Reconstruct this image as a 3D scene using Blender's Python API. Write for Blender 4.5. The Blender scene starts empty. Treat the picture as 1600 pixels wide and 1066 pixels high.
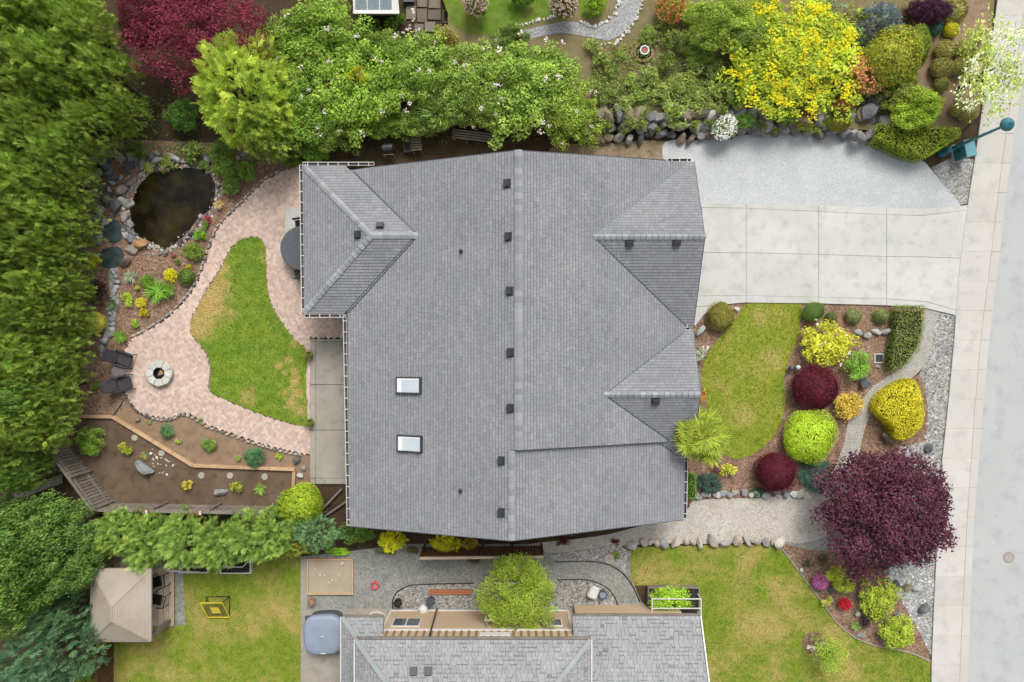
import bpy, bmesh, math, random
import numpy as np
from mathutils import Vector, Matrix

# ---------------------------------------------------------------- camera, sky, sun, exposure
H, F, CX, CY = 35.6, 1067.0, 800.0, 533.0          # drone height (m), focal length (photo px), photo centre
SUN_EL, SUN_AZ = math.radians(52), math.radians(14)  # azimuth clockwise from +Y
scene = bpy.context.scene
COL = scene.collection
cam_d = bpy.data.cameras.new('camera'); cam = bpy.data.objects.new('camera', cam_d); COL.objects.link(cam)
cam.location = (0, 0, H); cam.rotation_euler = (0, 0, 0)
cam_d.sensor_width = 36; cam_d.lens = 36 * F / 1600; cam_d.clip_end = 600
scene.camera = cam
world = bpy.data.worlds.new('World'); scene.world = world; world.use_nodes = True
nt = world.node_tree; nt.nodes.clear()
wo = nt.nodes.new('ShaderNodeOutputWorld'); bg = nt.nodes.new('ShaderNodeBackground')
sky = nt.nodes.new('ShaderNodeTexSky'); sky.sky_type = 'NISHITA'; sky.sun_disc = False
sky.sun_elevation = SUN_EL; sky.sun_rotation = SUN_AZ; sky.dust_density = 4.0; sky.ozone_density = 1.0
hs = nt.nodes.new('ShaderNodeHueSaturation'); hs.inputs['Saturation'].default_value = 0.30
nt.links.new(sky.outputs[0], hs.inputs['Color']); nt.links.new(hs.outputs[0], bg.inputs[0])
bg.inputs[1].default_value = 0.12
nt.links.new(bg.outputs[0], wo.inputs[0])
sd = bpy.data.lights.new('sun', 'SUN'); sun = bpy.data.objects.new('sun', sd); COL.objects.link(sun)
sd.energy = 1.4; sd.angle = math.radians(24); sd.color = (1.0, 0.965, 0.91)
sdir = Vector((math.sin(SUN_AZ) * math.cos(SUN_EL), math.cos(SUN_AZ) * math.cos(SUN_EL), math.sin(SUN_EL)))
sun.rotation_euler = sdir.to_track_quat('Z', 'Y').to_euler(); sun.location = sdir * 60
vs = scene.view_settings
vs.view_transform = 'Standard'; vs.look = 'None'; vs.gamma = 1; vs.exposure = 0.82; vs.use_curve_mapping = False
KE = 1.5                                            # how much brighter the photo shows a flat surface than its albedo

# ---------------------------------------------------------------- helpers
rnd = random.Random(7)
rng = np.random.default_rng(11)
def W(px, py, z=0.0):
    return Vector(((px - CX) / F * (H - z), -(py - CY) / F * (H - z), z))
def Wpl(px, py, a, b, c):                           # pixel onto the plane z = aX + bY + c
    x, y = (px - CX) / F, -(py - CY) / F
    k = a * x + b * y; z = (k * H + c) / (1 + k)
    return Vector((x * (H - z), y * (H - z), z))
def m2(px, z=0.0): return px / F * (H - z)          # px length to metres
def lin(v):
    v /= 255.0
    return v / 12.92 if v <= .04045 else ((v + .055) / 1.055) ** 2.4
def S(r, g, b, k=None):
    k = k or KE
    return (lin(r) / k, lin(g) / k, lin(b) / k, 1.0)
def tag(o, label=None, cat=None, group=None, kind=None):
    if label: o['label'] = label
    if cat: o['category'] = cat
    if group: o['group'] = group
    if kind: o['kind'] = kind
    return o
def wloc(p):
    v = Vector((0, 0, 0))
    while p is not None:
        v += p.location; p = p.parent
    return v
def link(name, me, mat=None, parent=None, **kw):
    o = bpy.data.objects.new(name, me); COL.objects.link(o)
    if mat is not None and me is not None and len(me.materials) == 0: me.materials.append(mat)
    if parent is not None: o.parent = parent
    return tag(o, **kw)
def root(name, loc, label, cat, group=None, rz=0):
    o = bpy.data.objects.new(name, None); COL.objects.link(o); o.empty_display_size = .2
    o.location = loc; o.rotation_euler = (0, 0, rz)
    return tag(o, label, cat, group)
def dup(o, parent=None):
    c = o.copy(); COL.objects.link(c)
    if parent is not None: c.parent = parent
    for ch in list(o.children): dup(ch, c)
    return c

class MB:                                            # collects faces; build() links them as one mesh object
    def __init__(s): s.v = []; s.f = []; s.t = []
    def face(s, pts, t=None):
        i = len(s.v); s.v += [tuple(p) for p in pts]; s.f.append(tuple(range(i, i + len(pts))))
        s.t += [t or (1, 1, 1, 1)] * len(pts)
    def mesh(s, vs_, fs, t=None):
        i = len(s.v); s.v += [tuple(p) for p in vs_]; s.f += [tuple(i + k for k in f) for f in fs]
        s.t += [t or (1, 1, 1, 1)] * len(vs_)
    def box(s, x0, x1, y0, y1, z0, z1, t=None, M=None):
        p = [Vector(q) for q in ((x0,y0,z0),(x1,y0,z0),(x1,y1,z0),(x0,y1,z0),(x0,y0,z1),(x1,y0,z1),(x1,y1,z1),(x0,y1,z1))]
        if M: p = [M @ q for q in p]
        s.mesh(p, [(0,3,2,1),(4,5,6,7),(0,1,5,4),(1,2,6,5),(2,3,7,6),(3,0,4,7)], t)
    def bar(s, a, b, w, h=None, t=None):              # box beam from a to b
        a, b = Vector(a), Vector(b); h = h or w; d = b - a; L = d.length
        q = d.to_track_quat('X', 'Z').to_matrix().to_4x4(); M = Matrix.Translation(a) @ q
        s.box(0, L, -w / 2, w / 2, -h / 2, h / 2, t, M)
    def tube(s, pts, rad, n=8, t=None, cap=True):
        pts = [Vector(p) for p in pts]; rad = rad if hasattr(rad, '__len__') else [rad] * len(pts)
        vs_, fs = [], []
        for i, p in enumerate(pts):
            d = (pts[min(i + 1, len(pts) - 1)] - pts[max(i - 1, 0)]).normalized()
            a = d.orthogonal().normalized(); b = d.cross(a)
            if i and (a.dot(pa) < 0.99): a = (pa - d * pa.dot(d)).normalized(); b = d.cross(a)
            pa = a
            vs_ += [p + (a * math.cos(6.2832 * k / n) + b * math.sin(6.2832 * k / n)) * rad[i] for k in range(n)]
        for i in range(len(pts) - 1):
            for k in range(n):
                fs.append((i*n+k, i*n+(k+1)%n, (i+1)*n+(k+1)%n, (i+1)*n+k))
        if cap: fs += [tuple(range(n))[::-1], tuple(range((len(pts)-1)*n, len(pts)*n))]
        s.mesh(vs_, fs, t)
    def lathe(s, prof, n=24, c=(0, 0, 0), t=None):    # prof: (r, z) from the bottom up
        c = Vector(c); vs_, fs = [], []
        for r, z in prof:
            vs_ += [c + Vector((r * math.cos(6.2832*k/n), r * math.sin(6.2832*k/n), z)) for k in range(n)]
        for i in range(len(prof) - 1):
            for k in range(n): fs.append((i*n+k, i*n+(k+1)%n, (i+1)*n+(k+1)%n, (i+1)*n+k))
        fs += [tuple(range(n))[::-1], tuple(range((len(prof)-1)*n, len(prof)*n))]
        s.mesh(vs_, fs, t)
    def prism(s, poly, z0, z1, t=None):               # poly: xy list, ccw or cw
        n = len(poly); a = sum(poly[i][0]*poly[(i+1)%n][1]-poly[(i+1)%n][0]*poly[i][1] for i in range(n))
        if a < 0: poly = poly[::-1]
        vs_ = [(p[0], p[1], z0) for p in poly] + [(p[0], p[1], z1) for p in poly]
        fs = [tuple(range(n))[::-1], tuple(range(n, 2*n))] + [(i, (i+1)%n, n+(i+1)%n, n+i) for i in range(n)]
        s.mesh(vs_, fs, t)
    def build(s, name, mat, parent=None, world=True, smooth=False, bevel=0, **kw):
        me = bpy.data.meshes.new(name)
        vv = s.v
        if parent is not None and world:
            o = wloc(parent); vv = [(v[0]-o.x, v[1]-o.y, v[2]-o.z) for v in vv]
        me.from_pydata(vv, [], s.f); me.update()
        if any(t != (1, 1, 1, 1) for t in s.t):
            at = me.attributes.new('tint', 'FLOAT_COLOR', 'POINT'); at.data.foreach_set('color', np.array(s.t, dtype=np.float32).ravel())
        else: white(me)
        if smooth: me.polygons.foreach_set('use_smooth', [True] * len(me.polygons))
        o = link(name, me, mat, parent, **kw)
        if bevel:
            bm = bmesh.new(); bm.from_mesh(me)
            bmesh.ops.remove_doubles(bm, verts=bm.verts, dist=1e-5)
            bmesh.ops.bevel(bm, geom=list(bm.edges), offset=bevel, segments=1, affect='EDGES', clamp_overlap=True)
            bm.to_mesh(me); bm.free(); white(me)
        return o
def white(me):
    at = me.attributes.get('tint') or me.attributes.new('tint', 'FLOAT_COLOR', 'POINT')
    at.data.foreach_set('color', np.ones(4 * len(me.vertices), dtype=np.float32))
def np_mesh(name, V, FA, T=None, smooth=False):
    V = np.asarray(V, np.float32); FA = np.asarray(FA, np.int32); k = FA.shape[1]
    me = bpy.data.meshes.new(name)
    me.vertices.add(len(V)); me.vertices.foreach_set('co', V.ravel())
    me.loops.add(FA.size); me.loops.foreach_set('vertex_index', FA.ravel())
    me.polygons.add(len(FA)); me.polygons.foreach_set('loop_start', np.arange(0, FA.size, k, dtype=np.int32))
    me.update(calc_edges=True)
    at = me.attributes.new('tint', 'FLOAT_COLOR', 'POINT')
    if T is None: T = np.ones((len(V), 4))
    at.data.foreach_set('color', np.asarray(T, np.float32).ravel())
    return me
def smooth_closed(p, n=6):
    out = []; m = len(p)
    for i in range(m):
        p0, p1, p2, p3 = p[i-1], p[i], p[(i+1) % m], p[(i+2) % m]
        for k in range(n):
            t = k / n
            out.append(tuple(.5*((2*p1[j]) + (-p0[j]+p2[j])*t + (2*p0[j]-5*p1[j]+4*p2[j]-p3[j])*t*t + (-p0[j]+3*p1[j]-3*p2[j]+p3[j])*t**3) for j in (0, 1)))
    return out
def smooth_open(p, n=8):
    out = []; m = len(p); g = lambda i: p[max(0, min(m-1, i))]
    for i in range(m - 1):
        p0, p1, p2, p3 = g(i-1), g(i), g(i+1), g(i+2)
        for k in range(n):
            t = k / n
            out.append(tuple(.5*((2*p1[j]) + (-p0[j]+p2[j])*t + (2*p0[j]-5*p1[j]+4*p2[j]-p3[j])*t*t + (-p0[j]+3*p1[j]-3*p2[j]+p3[j])*t**3) for j in range(len(p1))))
    out.append(tuple(p[-1])); return out
def inside(P, poly):
    x, y = P[:, 0], P[:, 1]; r = np.zeros(len(P), bool); n = len(poly)
    for i in range(n):
        x0, y0 = poly[i][0], poly[i][1]; x1, y1 = poly[i-1][0], poly[i-1][1]
        c = ((y0 > y) != (y1 > y)) & (x < (x1 - x0) * (y - y0) / ((y1 - y0) or 1e-9) + x0); r ^= c
    return r
def scatter(poly, dens, r=None):                      # world xy polygon, points per square metre
    r = r or rng; a = np.array([(p[0], p[1]) for p in poly]); lo, hi = a.min(0), a.max(0)
    n = int((hi - lo).prod() * dens); P = lo + r.random((n, 2)) * (hi - lo)
    return P[inside(P, a)]
def wp(pts, z=0.0): return [W(x, y, z) for x, y in pts]

# ---------------------------------------------------------------- materials (all procedural)
def nodes(name):
    m = bpy.data.materials.new(name); m.use_nodes = True; t = m.node_tree
    return m, t, t.nodes['Principled BSDF'], t.nodes['Material Output']
def mixc(t, f, a, b, mode='MIX'):
    n = t.nodes.new('ShaderNodeMix'); n.data_type = 'RGBA'; n.blend_type = mode
    for s, v in ((n.inputs[0], f), (n.inputs[6], a), (n.inputs[7], b)):
        if hasattr(v, 'node'): t.links.new(v, s)
        else: s.default_value = v
    return n.outputs[2]
def noise(t, sc, det=4, rough=.55, co=None):
    n = t.nodes.new('ShaderNodeTexNoise'); n.inputs['Scale'].default_value = sc; n.inputs['Detail'].default_value = det
    n.inputs['Roughness'].default_value = rough
    if co is not None: t.links.new(co, n.inputs['Vector'])
    return n.outputs['Fac']
def ramp(t, f, a, b):
    n = t.nodes.new('ShaderNodeMapRange'); n.inputs[1].default_value = a; n.inputs[2].default_value = b
    t.links.new(f, n.inputs[0]); return n.outputs[0]
def pos(t): return t.nodes.new('ShaderNodeNewGeometry').outputs['Position']
def surf(name, c1, c2, sc=.5, fine=30, famt=.35, rough=.85, bump=.3, c3=None, tint=False, objc=False, voro=0, bd=.02, metal=0, lo=.35, hi=.65):
    m, t, b, o = nodes(name); co = pos(t)
    col = mixc(t, ramp(t, noise(t, sc, 5, .6, co), lo, hi), c1, c2)
    if c3: col = mixc(t, ramp(t, noise(t, sc * 3.3, 5, .65, co), .5, .72), col, c3)
    fn = noise(t, fine, 3, .7, co)
    n = t.nodes.new('ShaderNodeMapRange'); n.inputs[1].default_value = .25; n.inputs[2].default_value = .75
    n.inputs[3].default_value = 1 - famt; n.inputs[4].default_value = 1 + famt; t.links.new(fn, n.inputs[0])
    hgt = fn
    vm = t.nodes.new('ShaderNodeVectorMath'); vm.operation = 'SCALE'; t.links.new(col, vm.inputs[0]); t.links.new(n.outputs[0], vm.inputs['Scale'])
    col = vm.outputs[0]
    if voro:                                           # loose stones: one tone for each cell
        v = t.nodes.new('ShaderNodeTexVoronoi'); v.inputs['Scale'].default_value = voro; t.links.new(co, v.inputs['Vector'])
        sp = t.nodes.new('ShaderNodeSeparateColor'); t.links.new(v.outputs['Color'], sp.inputs[0])
        n2 = t.nodes.new('ShaderNodeMapRange'); n2.inputs[3].default_value = .55; n2.inputs[4].default_value = 1.45; t.links.new(sp.outputs[0], n2.inputs[0])
        vm2 = t.nodes.new('ShaderNodeVectorMath'); vm2.operation = 'SCALE'; t.links.new(col, vm2.inputs[0]); t.links.new(n2.outputs[0], vm2.inputs['Scale'])
        col = vm2.outputs[0]; inv = t.nodes.new('ShaderNodeMath'); inv.operation = 'SUBTRACT'; inv.inputs[0].default_value = 1
        t.links.new(v.outputs['Distance'], inv.inputs[1]); hgt = inv.outputs[0]
    if tint:
        a = t.nodes.new('ShaderNodeAttribute'); a.attribute_name = 'tint'; col = mixc(t, 1.0, col, a.outputs['Color'], 'MULTIPLY')
    if objc:
        a = t.nodes.new('ShaderNodeObjectInfo'); col = mixc(t, 1.0, col, a.outputs['Color'], 'MULTIPLY')
    t.links.new(col, b.inputs['Base Color']); b.inputs['Roughness'].default_value = rough; b.inputs['Metallic'].default_value = metal
    b.inputs['Specular IOR Level'].default_value = .25
    if bump:
        bn = t.nodes.new('ShaderNodeBump'); bn.inputs['Strength'].default_value = bump; bn.inputs['Distance'].default_value = bd
        t.links.new(hgt, bn.inputs['Height']); t.links.new(bn.outputs[0], b.inputs['Normal'])
    return m
def plain(name, c, rough=.5, metal=0, spec=.5, var=.12, sc=6):
    m = surf(name, tuple(min(1, x * (1 + var)) for x in c[:3]) + (1,), tuple(x * (1 - var) for x in c[:3]) + (1,), sc=sc, fine=40, famt=var * .6, rough=rough, bump=.05, metal=metal, bd=.005)
    m.node_tree.nodes['Principled BSDF'].inputs['Specular IOR Level'].default_value = spec
    return m
def foliage(name, trans=.22, rough=.65, spec=.12):
    m, t, b, o = nodes(name)
    a = t.nodes.new('ShaderNodeAttribute'); a.attribute_name = 'tint'; oi = t.nodes.new('ShaderNodeObjectInfo')
    col = mixc(t, 1.0, a.outputs['Color'], oi.outputs['Color'], 'MULTIPLY')
    n = t.nodes.new('ShaderNodeMapRange'); n.inputs[3].default_value = .8; n.inputs[4].default_value = 1.2; n.inputs[1].default_value = .3; n.inputs[2].default_value = .7
    t.links.new(noise(t, 1.3, 3, .6, pos(t)), n.inputs[0])
    vm = t.nodes.new('ShaderNodeVectorMath'); vm.operation = 'SCALE'; t.links.new(col, vm.inputs[0]); t.links.new(n.outputs[0], vm.inputs['Scale'])
    t.links.new(vm.outputs[0], b.inputs['Base Color']); b.inputs['Roughness'].default_value = rough; b.inputs['Specular IOR Level'].default_value = spec
    tr = t.nodes.new('ShaderNodeBsdfTranslucent'); t.links.new(vm.outputs[0], tr.inputs['Color'])
    mx = t.nodes.new('ShaderNodeMixShader'); mx.inputs[0].default_value = trans
    t.links.new(b.outputs[0], mx.inputs[1]); t.links.new(tr.outputs[0], mx.inputs[2]); t.links.new(mx.outputs[0], o.inputs['Surface'])
    return m
def lawn_mat(name, g1, g2, dry, lo=.47, hi=.68, sc=.55, tint=False, spots=()):
    m, t, b, o = nodes(name); co = pos(t)
    c = mixc(t, ramp(t, noise(t, 2.2, 6, .7, co), .38, .62), g1, g2)
    c = mixc(t, ramp(t, noise(t, sc, 6, .68, co), lo, hi), c, dry)
    for sx_, sy_, sr_ in spots:                         # worn, dry places in the turf
        w_ = W(sx_, sy_); vd = t.nodes.new('ShaderNodeVectorMath'); vd.operation = 'DISTANCE'; t.links.new(co, vd.inputs[0]); vd.inputs[1].default_value = (w_.x, w_.y, .05)
        ad = t.nodes.new('ShaderNodeMath'); ad.operation = 'MULTIPLY_ADD'; t.links.new(noise(t, 2.6, 5, .7, co), ad.inputs[0]); ad.inputs[1].default_value = -sr_*.045; t.links.new(vd.outputs['Value'], ad.inputs[2])
        mr = t.nodes.new('ShaderNodeMapRange'); mr.inputs[1].default_value = sr_/30*.75 - sr_*.0225; mr.inputs[2].default_value = sr_/30*.2 - sr_*.0225; mr.inputs[4].default_value = .85; t.links.new(ad.outputs[0], mr.inputs[0]); c = mixc(t, mr.outputs[0], c, dry)
    n = t.nodes.new('ShaderNodeMapRange'); n.inputs[1].default_value = .25; n.inputs[2].default_value = .75; n.inputs[3].default_value = .5; n.inputs[4].default_value = 1.5
    f = noise(t, 22, 4, .75, co); t.links.new(f, n.inputs[0])
    vm = t.nodes.new('ShaderNodeVectorMath'); vm.operation = 'SCALE'; t.links.new(c, vm.inputs[0]); t.links.new(n.outputs[0], vm.inputs['Scale'])
    c = vm.outputs[0]
    if tint:
        a = t.nodes.new('ShaderNodeAttribute'); a.attribute_name = 'tint'; c = mixc(t, 1.0, c, a.outputs['Color'], 'MULTIPLY')
    t.links.new(c, b.inputs['Base Color']); b.inputs['Roughness'].default_value = .8; b.inputs['Specular IOR Level'].default_value = .15
    bn = t.nodes.new('ShaderNodeBump'); bn.inputs['Strength'].default_value = .6; bn.inputs['Distance'].default_value = .05
    t.links.new(f, bn.inputs['Height']); t.links.new(bn.outputs[0], b.inputs['Normal'])
    return m
M = {}
M['soil'] = surf('dark_soil', S(66,54,40), S(92,74,56), 1.2, 25, .45, .95, .6, c3=S(60,62,34))
M['mulch'] = surf('bark_mulch', S(140,110,90), S(162,134,112), 1.1, 26, .5, .95, .8, c3=S(112,90,74), voro=16)
M['dirt'] = surf('tan_dirt', S(164,138,114), S(148,122,98), .8, 30, .2, .95, .5, c3=S(130,108,84))
M['darkbed'] = surf('raked_soil', S(104,86,69), S(124,104,85), .7, 28, .28, .95, .6, c3=S(92,75,59))
M['garden'] = surf('garden_soil', S(128,114,80), S(146,130,98), 1.6, 22, .5, .95, .7, c3=S(112,124,62))
M['concrete'] = surf('driveway_concrete', S(218,218,211,1.72), S(230,229,223,1.72), .5, 45, .09, .85, .15, c3=S(200,202,195,1.72), bd=.006, tint=True, objc=True)
M['walk'] = surf('pavement_concrete', S(222,218,210,1.72), S(229,226,219,1.72), .4, 45, .06, .85, .12, c3=S(206,203,196,1.72), bd=.006, objc=True)
M['patio'] = surf('weathered_concrete', S(168,162,148), S(180,175,162), .7, 40, .14, .9, .2, c3=S(152,148,136), bd=.006, objc=True)
M['road'] = surf('pale_asphalt', S(208,211,209,1.85), S(214,216,214,1.85), .35, 55, .08, .9, .25, c3=S(194,197,196,1.85), bd=.006)
M['kerb'] = surf('kerb_concrete', S(224,219,211,1.72), S(218,213,206,1.72), .6, 40, .07, .85, .1, objc=True)
M['gravel_pale'] = surf('pale_crushed_gravel', S(207,211,210), S(197,201,201), .5, 60, .14, .95, .5, c3=S(215,217,216), voro=90, bd=.01)
M['gravel_tan'] = surf('tan_gravel', S(160,142,116), S(146,128,104), .9, 50, .2, .95, .5, c3=S(118,100,78), voro=40, bd=.01)
M['gravel_grey'] = surf('grey_crushed_gravel', S(150,152,146), S(164,165,158), .7, 50, .2, .95, .6, c3=S(138,138,132), voro=32, bd=.015)
M['gravel_path'] = surf('packed_gravel', S(196,190,176), S(204,199,188), .6, 50, .12, .95, .4, c3=S(180,175,160), voro=45, bd=.01)
M['gravel_north'] = surf('blue_grey_gravel', S(158,160,162), S(172,173,172), .8, 45, .2, .95, .6, c3=S(184,182,176), voro=28, bd=.015)
M['pebbles'] = surf('river_pebble_bed', S(176,174,168), S(156,156,152), .9, 40, .2, .9, .8, c3=S(196,194,188), voro=14, bd=.04)
M['aggregate'] = surf('exposed_aggregate', S(176,172,162), S(186,182,174), .8, 50, .14, .9, .3, c3=S(166,160,150), voro=50, bd=.008)
M['sand'] = surf('sand', S(190,176,152), S(180,165,140), 1.2, 50, .1, .95, .3)
M['lawn_back'] = lawn_mat('back_lawn', S(112,146,44), S(144,164,58), S(208,180,112), .56, .68, .42, spots=[(308,505,55),(335,455,50),(322,480,50),(345,420,26),(436,570,10),(452,562,11),(462,580,11),(446,582,9),(460,598,13),(470,614,13),(456,630,11),(472,642,15),(446,613,7)])
M['lawn'] = lawn_mat('front_lawn', S(138,158,46), S(162,170,62), S(190,178,98), .50, .72, .5, spots=[(1205,560,34),(1165,650,30),(1190,500,24)])
M['lawn_wide'] = lawn_mat('side_lawn', S(120,146,44), S(148,160,56), S(190,172,100), .45, .66, .45, spots=[(1010,900,40),(1330,1050,30),(1180,980,60)])
M['lawn_back_b'] = lawn_mat('back_lawn_blades', S(112,146,44), S(144,164,58), S(208,180,112), .56, .68, .42, True, spots=[(308,505,55),(335,455,50),(322,480,50),(345,420,26),(436,570,10),(452,562,11),(462,580,11),(446,582,9),(460,598,13),(470,614,13),(456,630,11),(472,642,15),(446,613,7)])
M['lawn_b'] = lawn_mat('front_lawn_blades', S(138,158,46), S(162,170,62), S(190,178,98), .50, .72, .5, True, spots=[(1205,560,34),(1165,650,30),(1190,500,24)])
M['lawn_wide_b'] = lawn_mat('side_lawn_blades', S(120,146,44), S(148,160,56), S(190,172,100), .45, .66, .45, True, spots=[(1010,900,40),(1330,1050,30),(1180,980,60)])
M['moss'] = lawn_mat('mossy_ground_cover', S(92,120,38), S(118,146,48), S(132,124,66), .5, .75, .8)
M['paver'] = surf('brick_pavers', S(232,213,198), S(222,203,190), .7, 60, .1, .9, .2, tint=True, bd=.004)
M['joint'] = surf('paver_joint_sand', S(176,156,144), S(160,142,132), 2, 50, .2, .95, .2)
M['shingle'] = surf('asphalt_shingle', (.80,.83,.86,1), (.95,.965,.98,1), .35, 70, .16, .95, .2, tint=True, bd=.004)
M['shingle2'] = surf('pale_tab_shingle', (.84,.87,.86,1), (.95,.97,.96,1), .5, 60, .18, .95, .2, tint=True, bd=.004)
M['cap'] = surf('ridge_cap_shingle', S(154,157,161), S(165,167,170), .8, 60, .12, .95, .15, objc=True, bd=.004)
M['flash'] = plain('valley_metal', S(108,118,124), .45, .6)
M['roofdeck'] = plain('roof_underlay', S(92,92,98), .9)
M['fascia'] = plain('painted_fascia', S(228,224,220), .5)
M['gutter_in'] = surf('gutter_debris', S(96,84,84), S(70,60,58), 2, 30, .4, .9, .3)
M['white'] = plain('white_paint', S(232,230,226), .45, var=.05)
M['vent'] = plain('dark_vent_metal', S(66,68,74), .5, .2)
M['siding'] = surf('beige_siding', S(214,188,158), S(206,180,150), .5, 30, .06, .8, .1)
M['stripe'] = plain('brown_stripe', S(150,126,100), .7)
M['stucco'] = surf('pale_house_wall', S(200,190,176), S(190,180,166), .6, 40, .08, .9, .2)
m, t, b, o = nodes('window_glass'); b.inputs['Base Color'].default_value = (.05, .06, .07, 1); b.inputs['Roughness'].default_value = .04; b.inputs['Specular IOR Level'].default_value = .8
t.links.new(mixc(t, noise(t, .8, 2, .5, pos(t)), (.03,.04,.045,1), (.10,.12,.13,1)), b.inputs['Base Color']); M['glass'] = m
m, t, b, o = nodes('skylight_glass'); b.inputs['Roughness'].default_value = .06; b.inputs['Specular IOR Level'].default_value = .9
t.links.new(mixc(t, ramp(t, noise(t, .9, 2, .5, pos(t)), .3, .7), S(196,208,214), S(214,222,226)), b.inputs['Base Color']); M['skyglass'] = m  # pale base paints in the sky reflection and the white interior
M['skyshaft'] = plain('skylight_white_shaft', S(244,246,246), .5, var=.03)
m, t, b, o = nodes('pond_water'); b.inputs['Roughness'].default_value = .08; b.inputs['Specular IOR Level'].default_value = .18
co = pos(t); t.links.new(mixc(t, ramp(t, noise(t, .7, 4, .6, co), .42, .7), (.006,.005,.003,1), (.032,.024,.006,1)), b.inputs['Base Color'])
bn = t.nodes.new('ShaderNodeBump'); bn.inputs['Strength'].default_value = .08; bn.inputs['Distance'].default_value = .01; t.links.new(noise(t, 9, 2, .5, co), bn.inputs['Height']); t.links.new(bn.outputs[0], b.inputs['Normal']); M['water'] = m
m, t, b, o = nodes('stream_water'); b.inputs['Roughness'].default_value = .15; b.inputs['Specular IOR Level'].default_value = .4
co = pos(t); t.links.new(mixc(t, ramp(t, noise(t, 3, 4, .6, co), .35, .65), S(58,74,74), S(84,100,98)), b.inputs['Base Color']); M['stream'] = m
M['rock'] = surf('garden_rock', (1.0,1.0,1.0,1), (.62,.62,.64,1), 3.0, 22, .3, .9, .7, c3=(.8,.74,.64,1), objc=True, bd=.03)
M['pebble'] = surf('loose_pebble', (1,1,1,1), (.85,.85,.85,1), 3, 30, .15, .85, .2, tint=True, objc=True)
M['timber'] = surf('pale_timber', S(214,182,146), S(198,164,128), 1.5, 18, .18, .85, .3, objc=True)
M['oldwood'] = surf('weathered_wood', S(150,142,130), S(128,120,110), 1.5, 14, .3, .9, .4, objc=True)
M['brownwood'] = surf('brown_stained_wood', S(120,88,58), S(98,70,46), 1.5, 14, .25, .85, .3, objc=True)
M['deck'] = surf('deck_boards', S(206,186,160), S(186,166,142), 1.2, 14, .2, .85, .3, objc=True)
M['bark'] = surf('tree_bark', S(96,80,64), S(74,60,48), 2, 14, .4, .95, .8, objc=True)
M['wicker'] = surf('dark_wicker', S(78,74,78), S(58,56,60), 4, 60, .35, .7, .5, bd=.01)
M['black'] = plain('black_metal', S(40,40,42), .4, .3)
M['darkgrey'] = plain('charcoal_cover', S(84,88,96), .6)
M['teal'] = plain('teal_painted_metal', S(62,132,140), .4, .1, var=.05)
M['teal_lit'] = plain('teal_lit_top', S(104,168,176), .45, .1, var=.05)  # lighter teal for the box lid: light from above put into the colour
M['lampglass'] = plain('lamp_glass', S(214,224,226), .2, var=.03)
M['canopy'] = surf('gazebo_panel', S(176,164,146), S(190,180,164), .7, 16, .08, .7, .1, tint=True)
M['tub'] = plain('grey_blue_cover', S(148,160,178), .55, var=.06, sc=2)
M['terra'] = plain('terracotta', S(170,108,80), .8)
M['copper'] = plain('copper_cap', S(196,112,66), .5, .2)
M['red'] = plain('red_plastic', S(226,80,92), .4)
M['yellow'] = plain('yellow_plastic', S(228,206,40), .4)
M['net'] = plain('dark_net', S(60,66,40), .8)
M['iron'] = surf('cast_iron', S(176,166,154), S(164,154,144), 4, 40, .15, .7, .4)
M['firestone'] = surf('fire_pit_block', S(226,224,218), S(208,205,198), 3, 30, .15, .9, .4, objc=True)
M['ash'] = surf('ash', S(70,64,58), S(40,38,36), 6, 30, .4, .95, .5)
M['leaf'] = foliage('leaves', .32)
M['needle'] = foliage('needles', .3, .7, .1)
M['petal'] = foliage('petals', .3, .7, .1)
M['chip'] = foliage('bark_chips', 0, .95, .1)
# ---------------------------------------------------------------- ground sheets
SHEETN = [0]
def sheet(name, pts, lev, mat, sm=True, n=6, kind='structure', parent=None, z=None):
    p = smooth_closed(pts, n) if sm else pts
    SHEETN[0] += 1; z = (.006 * lev if z is None else z) + .0004 * (SHEETN[0] % 13)
    bm = bmesh.new(); vs_ = [bm.verts.new(W(x, y, z)) for x, y in p]
    f = bm.faces.new(vs_); f.normal_update()
    if f.normal.z < 0: f.normal_flip()
    bmesh.ops.triangulate(bm, faces=[f]); me = bpy.data.meshes.new(name); bm.to_mesh(me); bm.free(); white(me)
    return link(name, me, M[mat], parent, kind=kind)
g = MB(); g.face([(-250, -250, -.02), (250, -250, -.02), (250, 250, -.02), (-250, 250, -.02)]); g.build('ground', M['soil'], kind='structure')

SW_L = [(1562,-45),(1557,0),(1538,133),(1519,266),(1510,320),(1496,426),(1489,532),(1479,640),(1470,720),(1463,840),(1458,930),(1454,1034),(1453,1115)]
KB_L = [(1607,-45),(1601,0),(1581,133),(1562,266),(1549,380),(1530,532),(1519,665),(1510,798),(1503,930),(1497,1066),(1496,1115)]
RD_L = [(1622,-45),(1616,0),(1595,133),(1575,266),(1562,380),(1544,532),(1532,665),(1521,798),(1515,930),(1510,1066),(1509,1115)]
def xat(line, y):
    for a, b in zip(line, line[1:]):
        if a[1] <= y <= b[1]: return a[0] + (b[0]-a[0]) * (y-a[1]) / (b[1]-a[1])
    return line[0][0] if y < line[0][1] else line[-1][0]
sheet('road', RD_L + [(1900,1115),(1900,-45)], 2, 'road', sm=False)
pv = link('pavement', None, kind='structure'); kb = link('kerb', None, kind='structure')
ys = [-45,-20] + [26 + 46 * k for k in range(24)]
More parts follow.
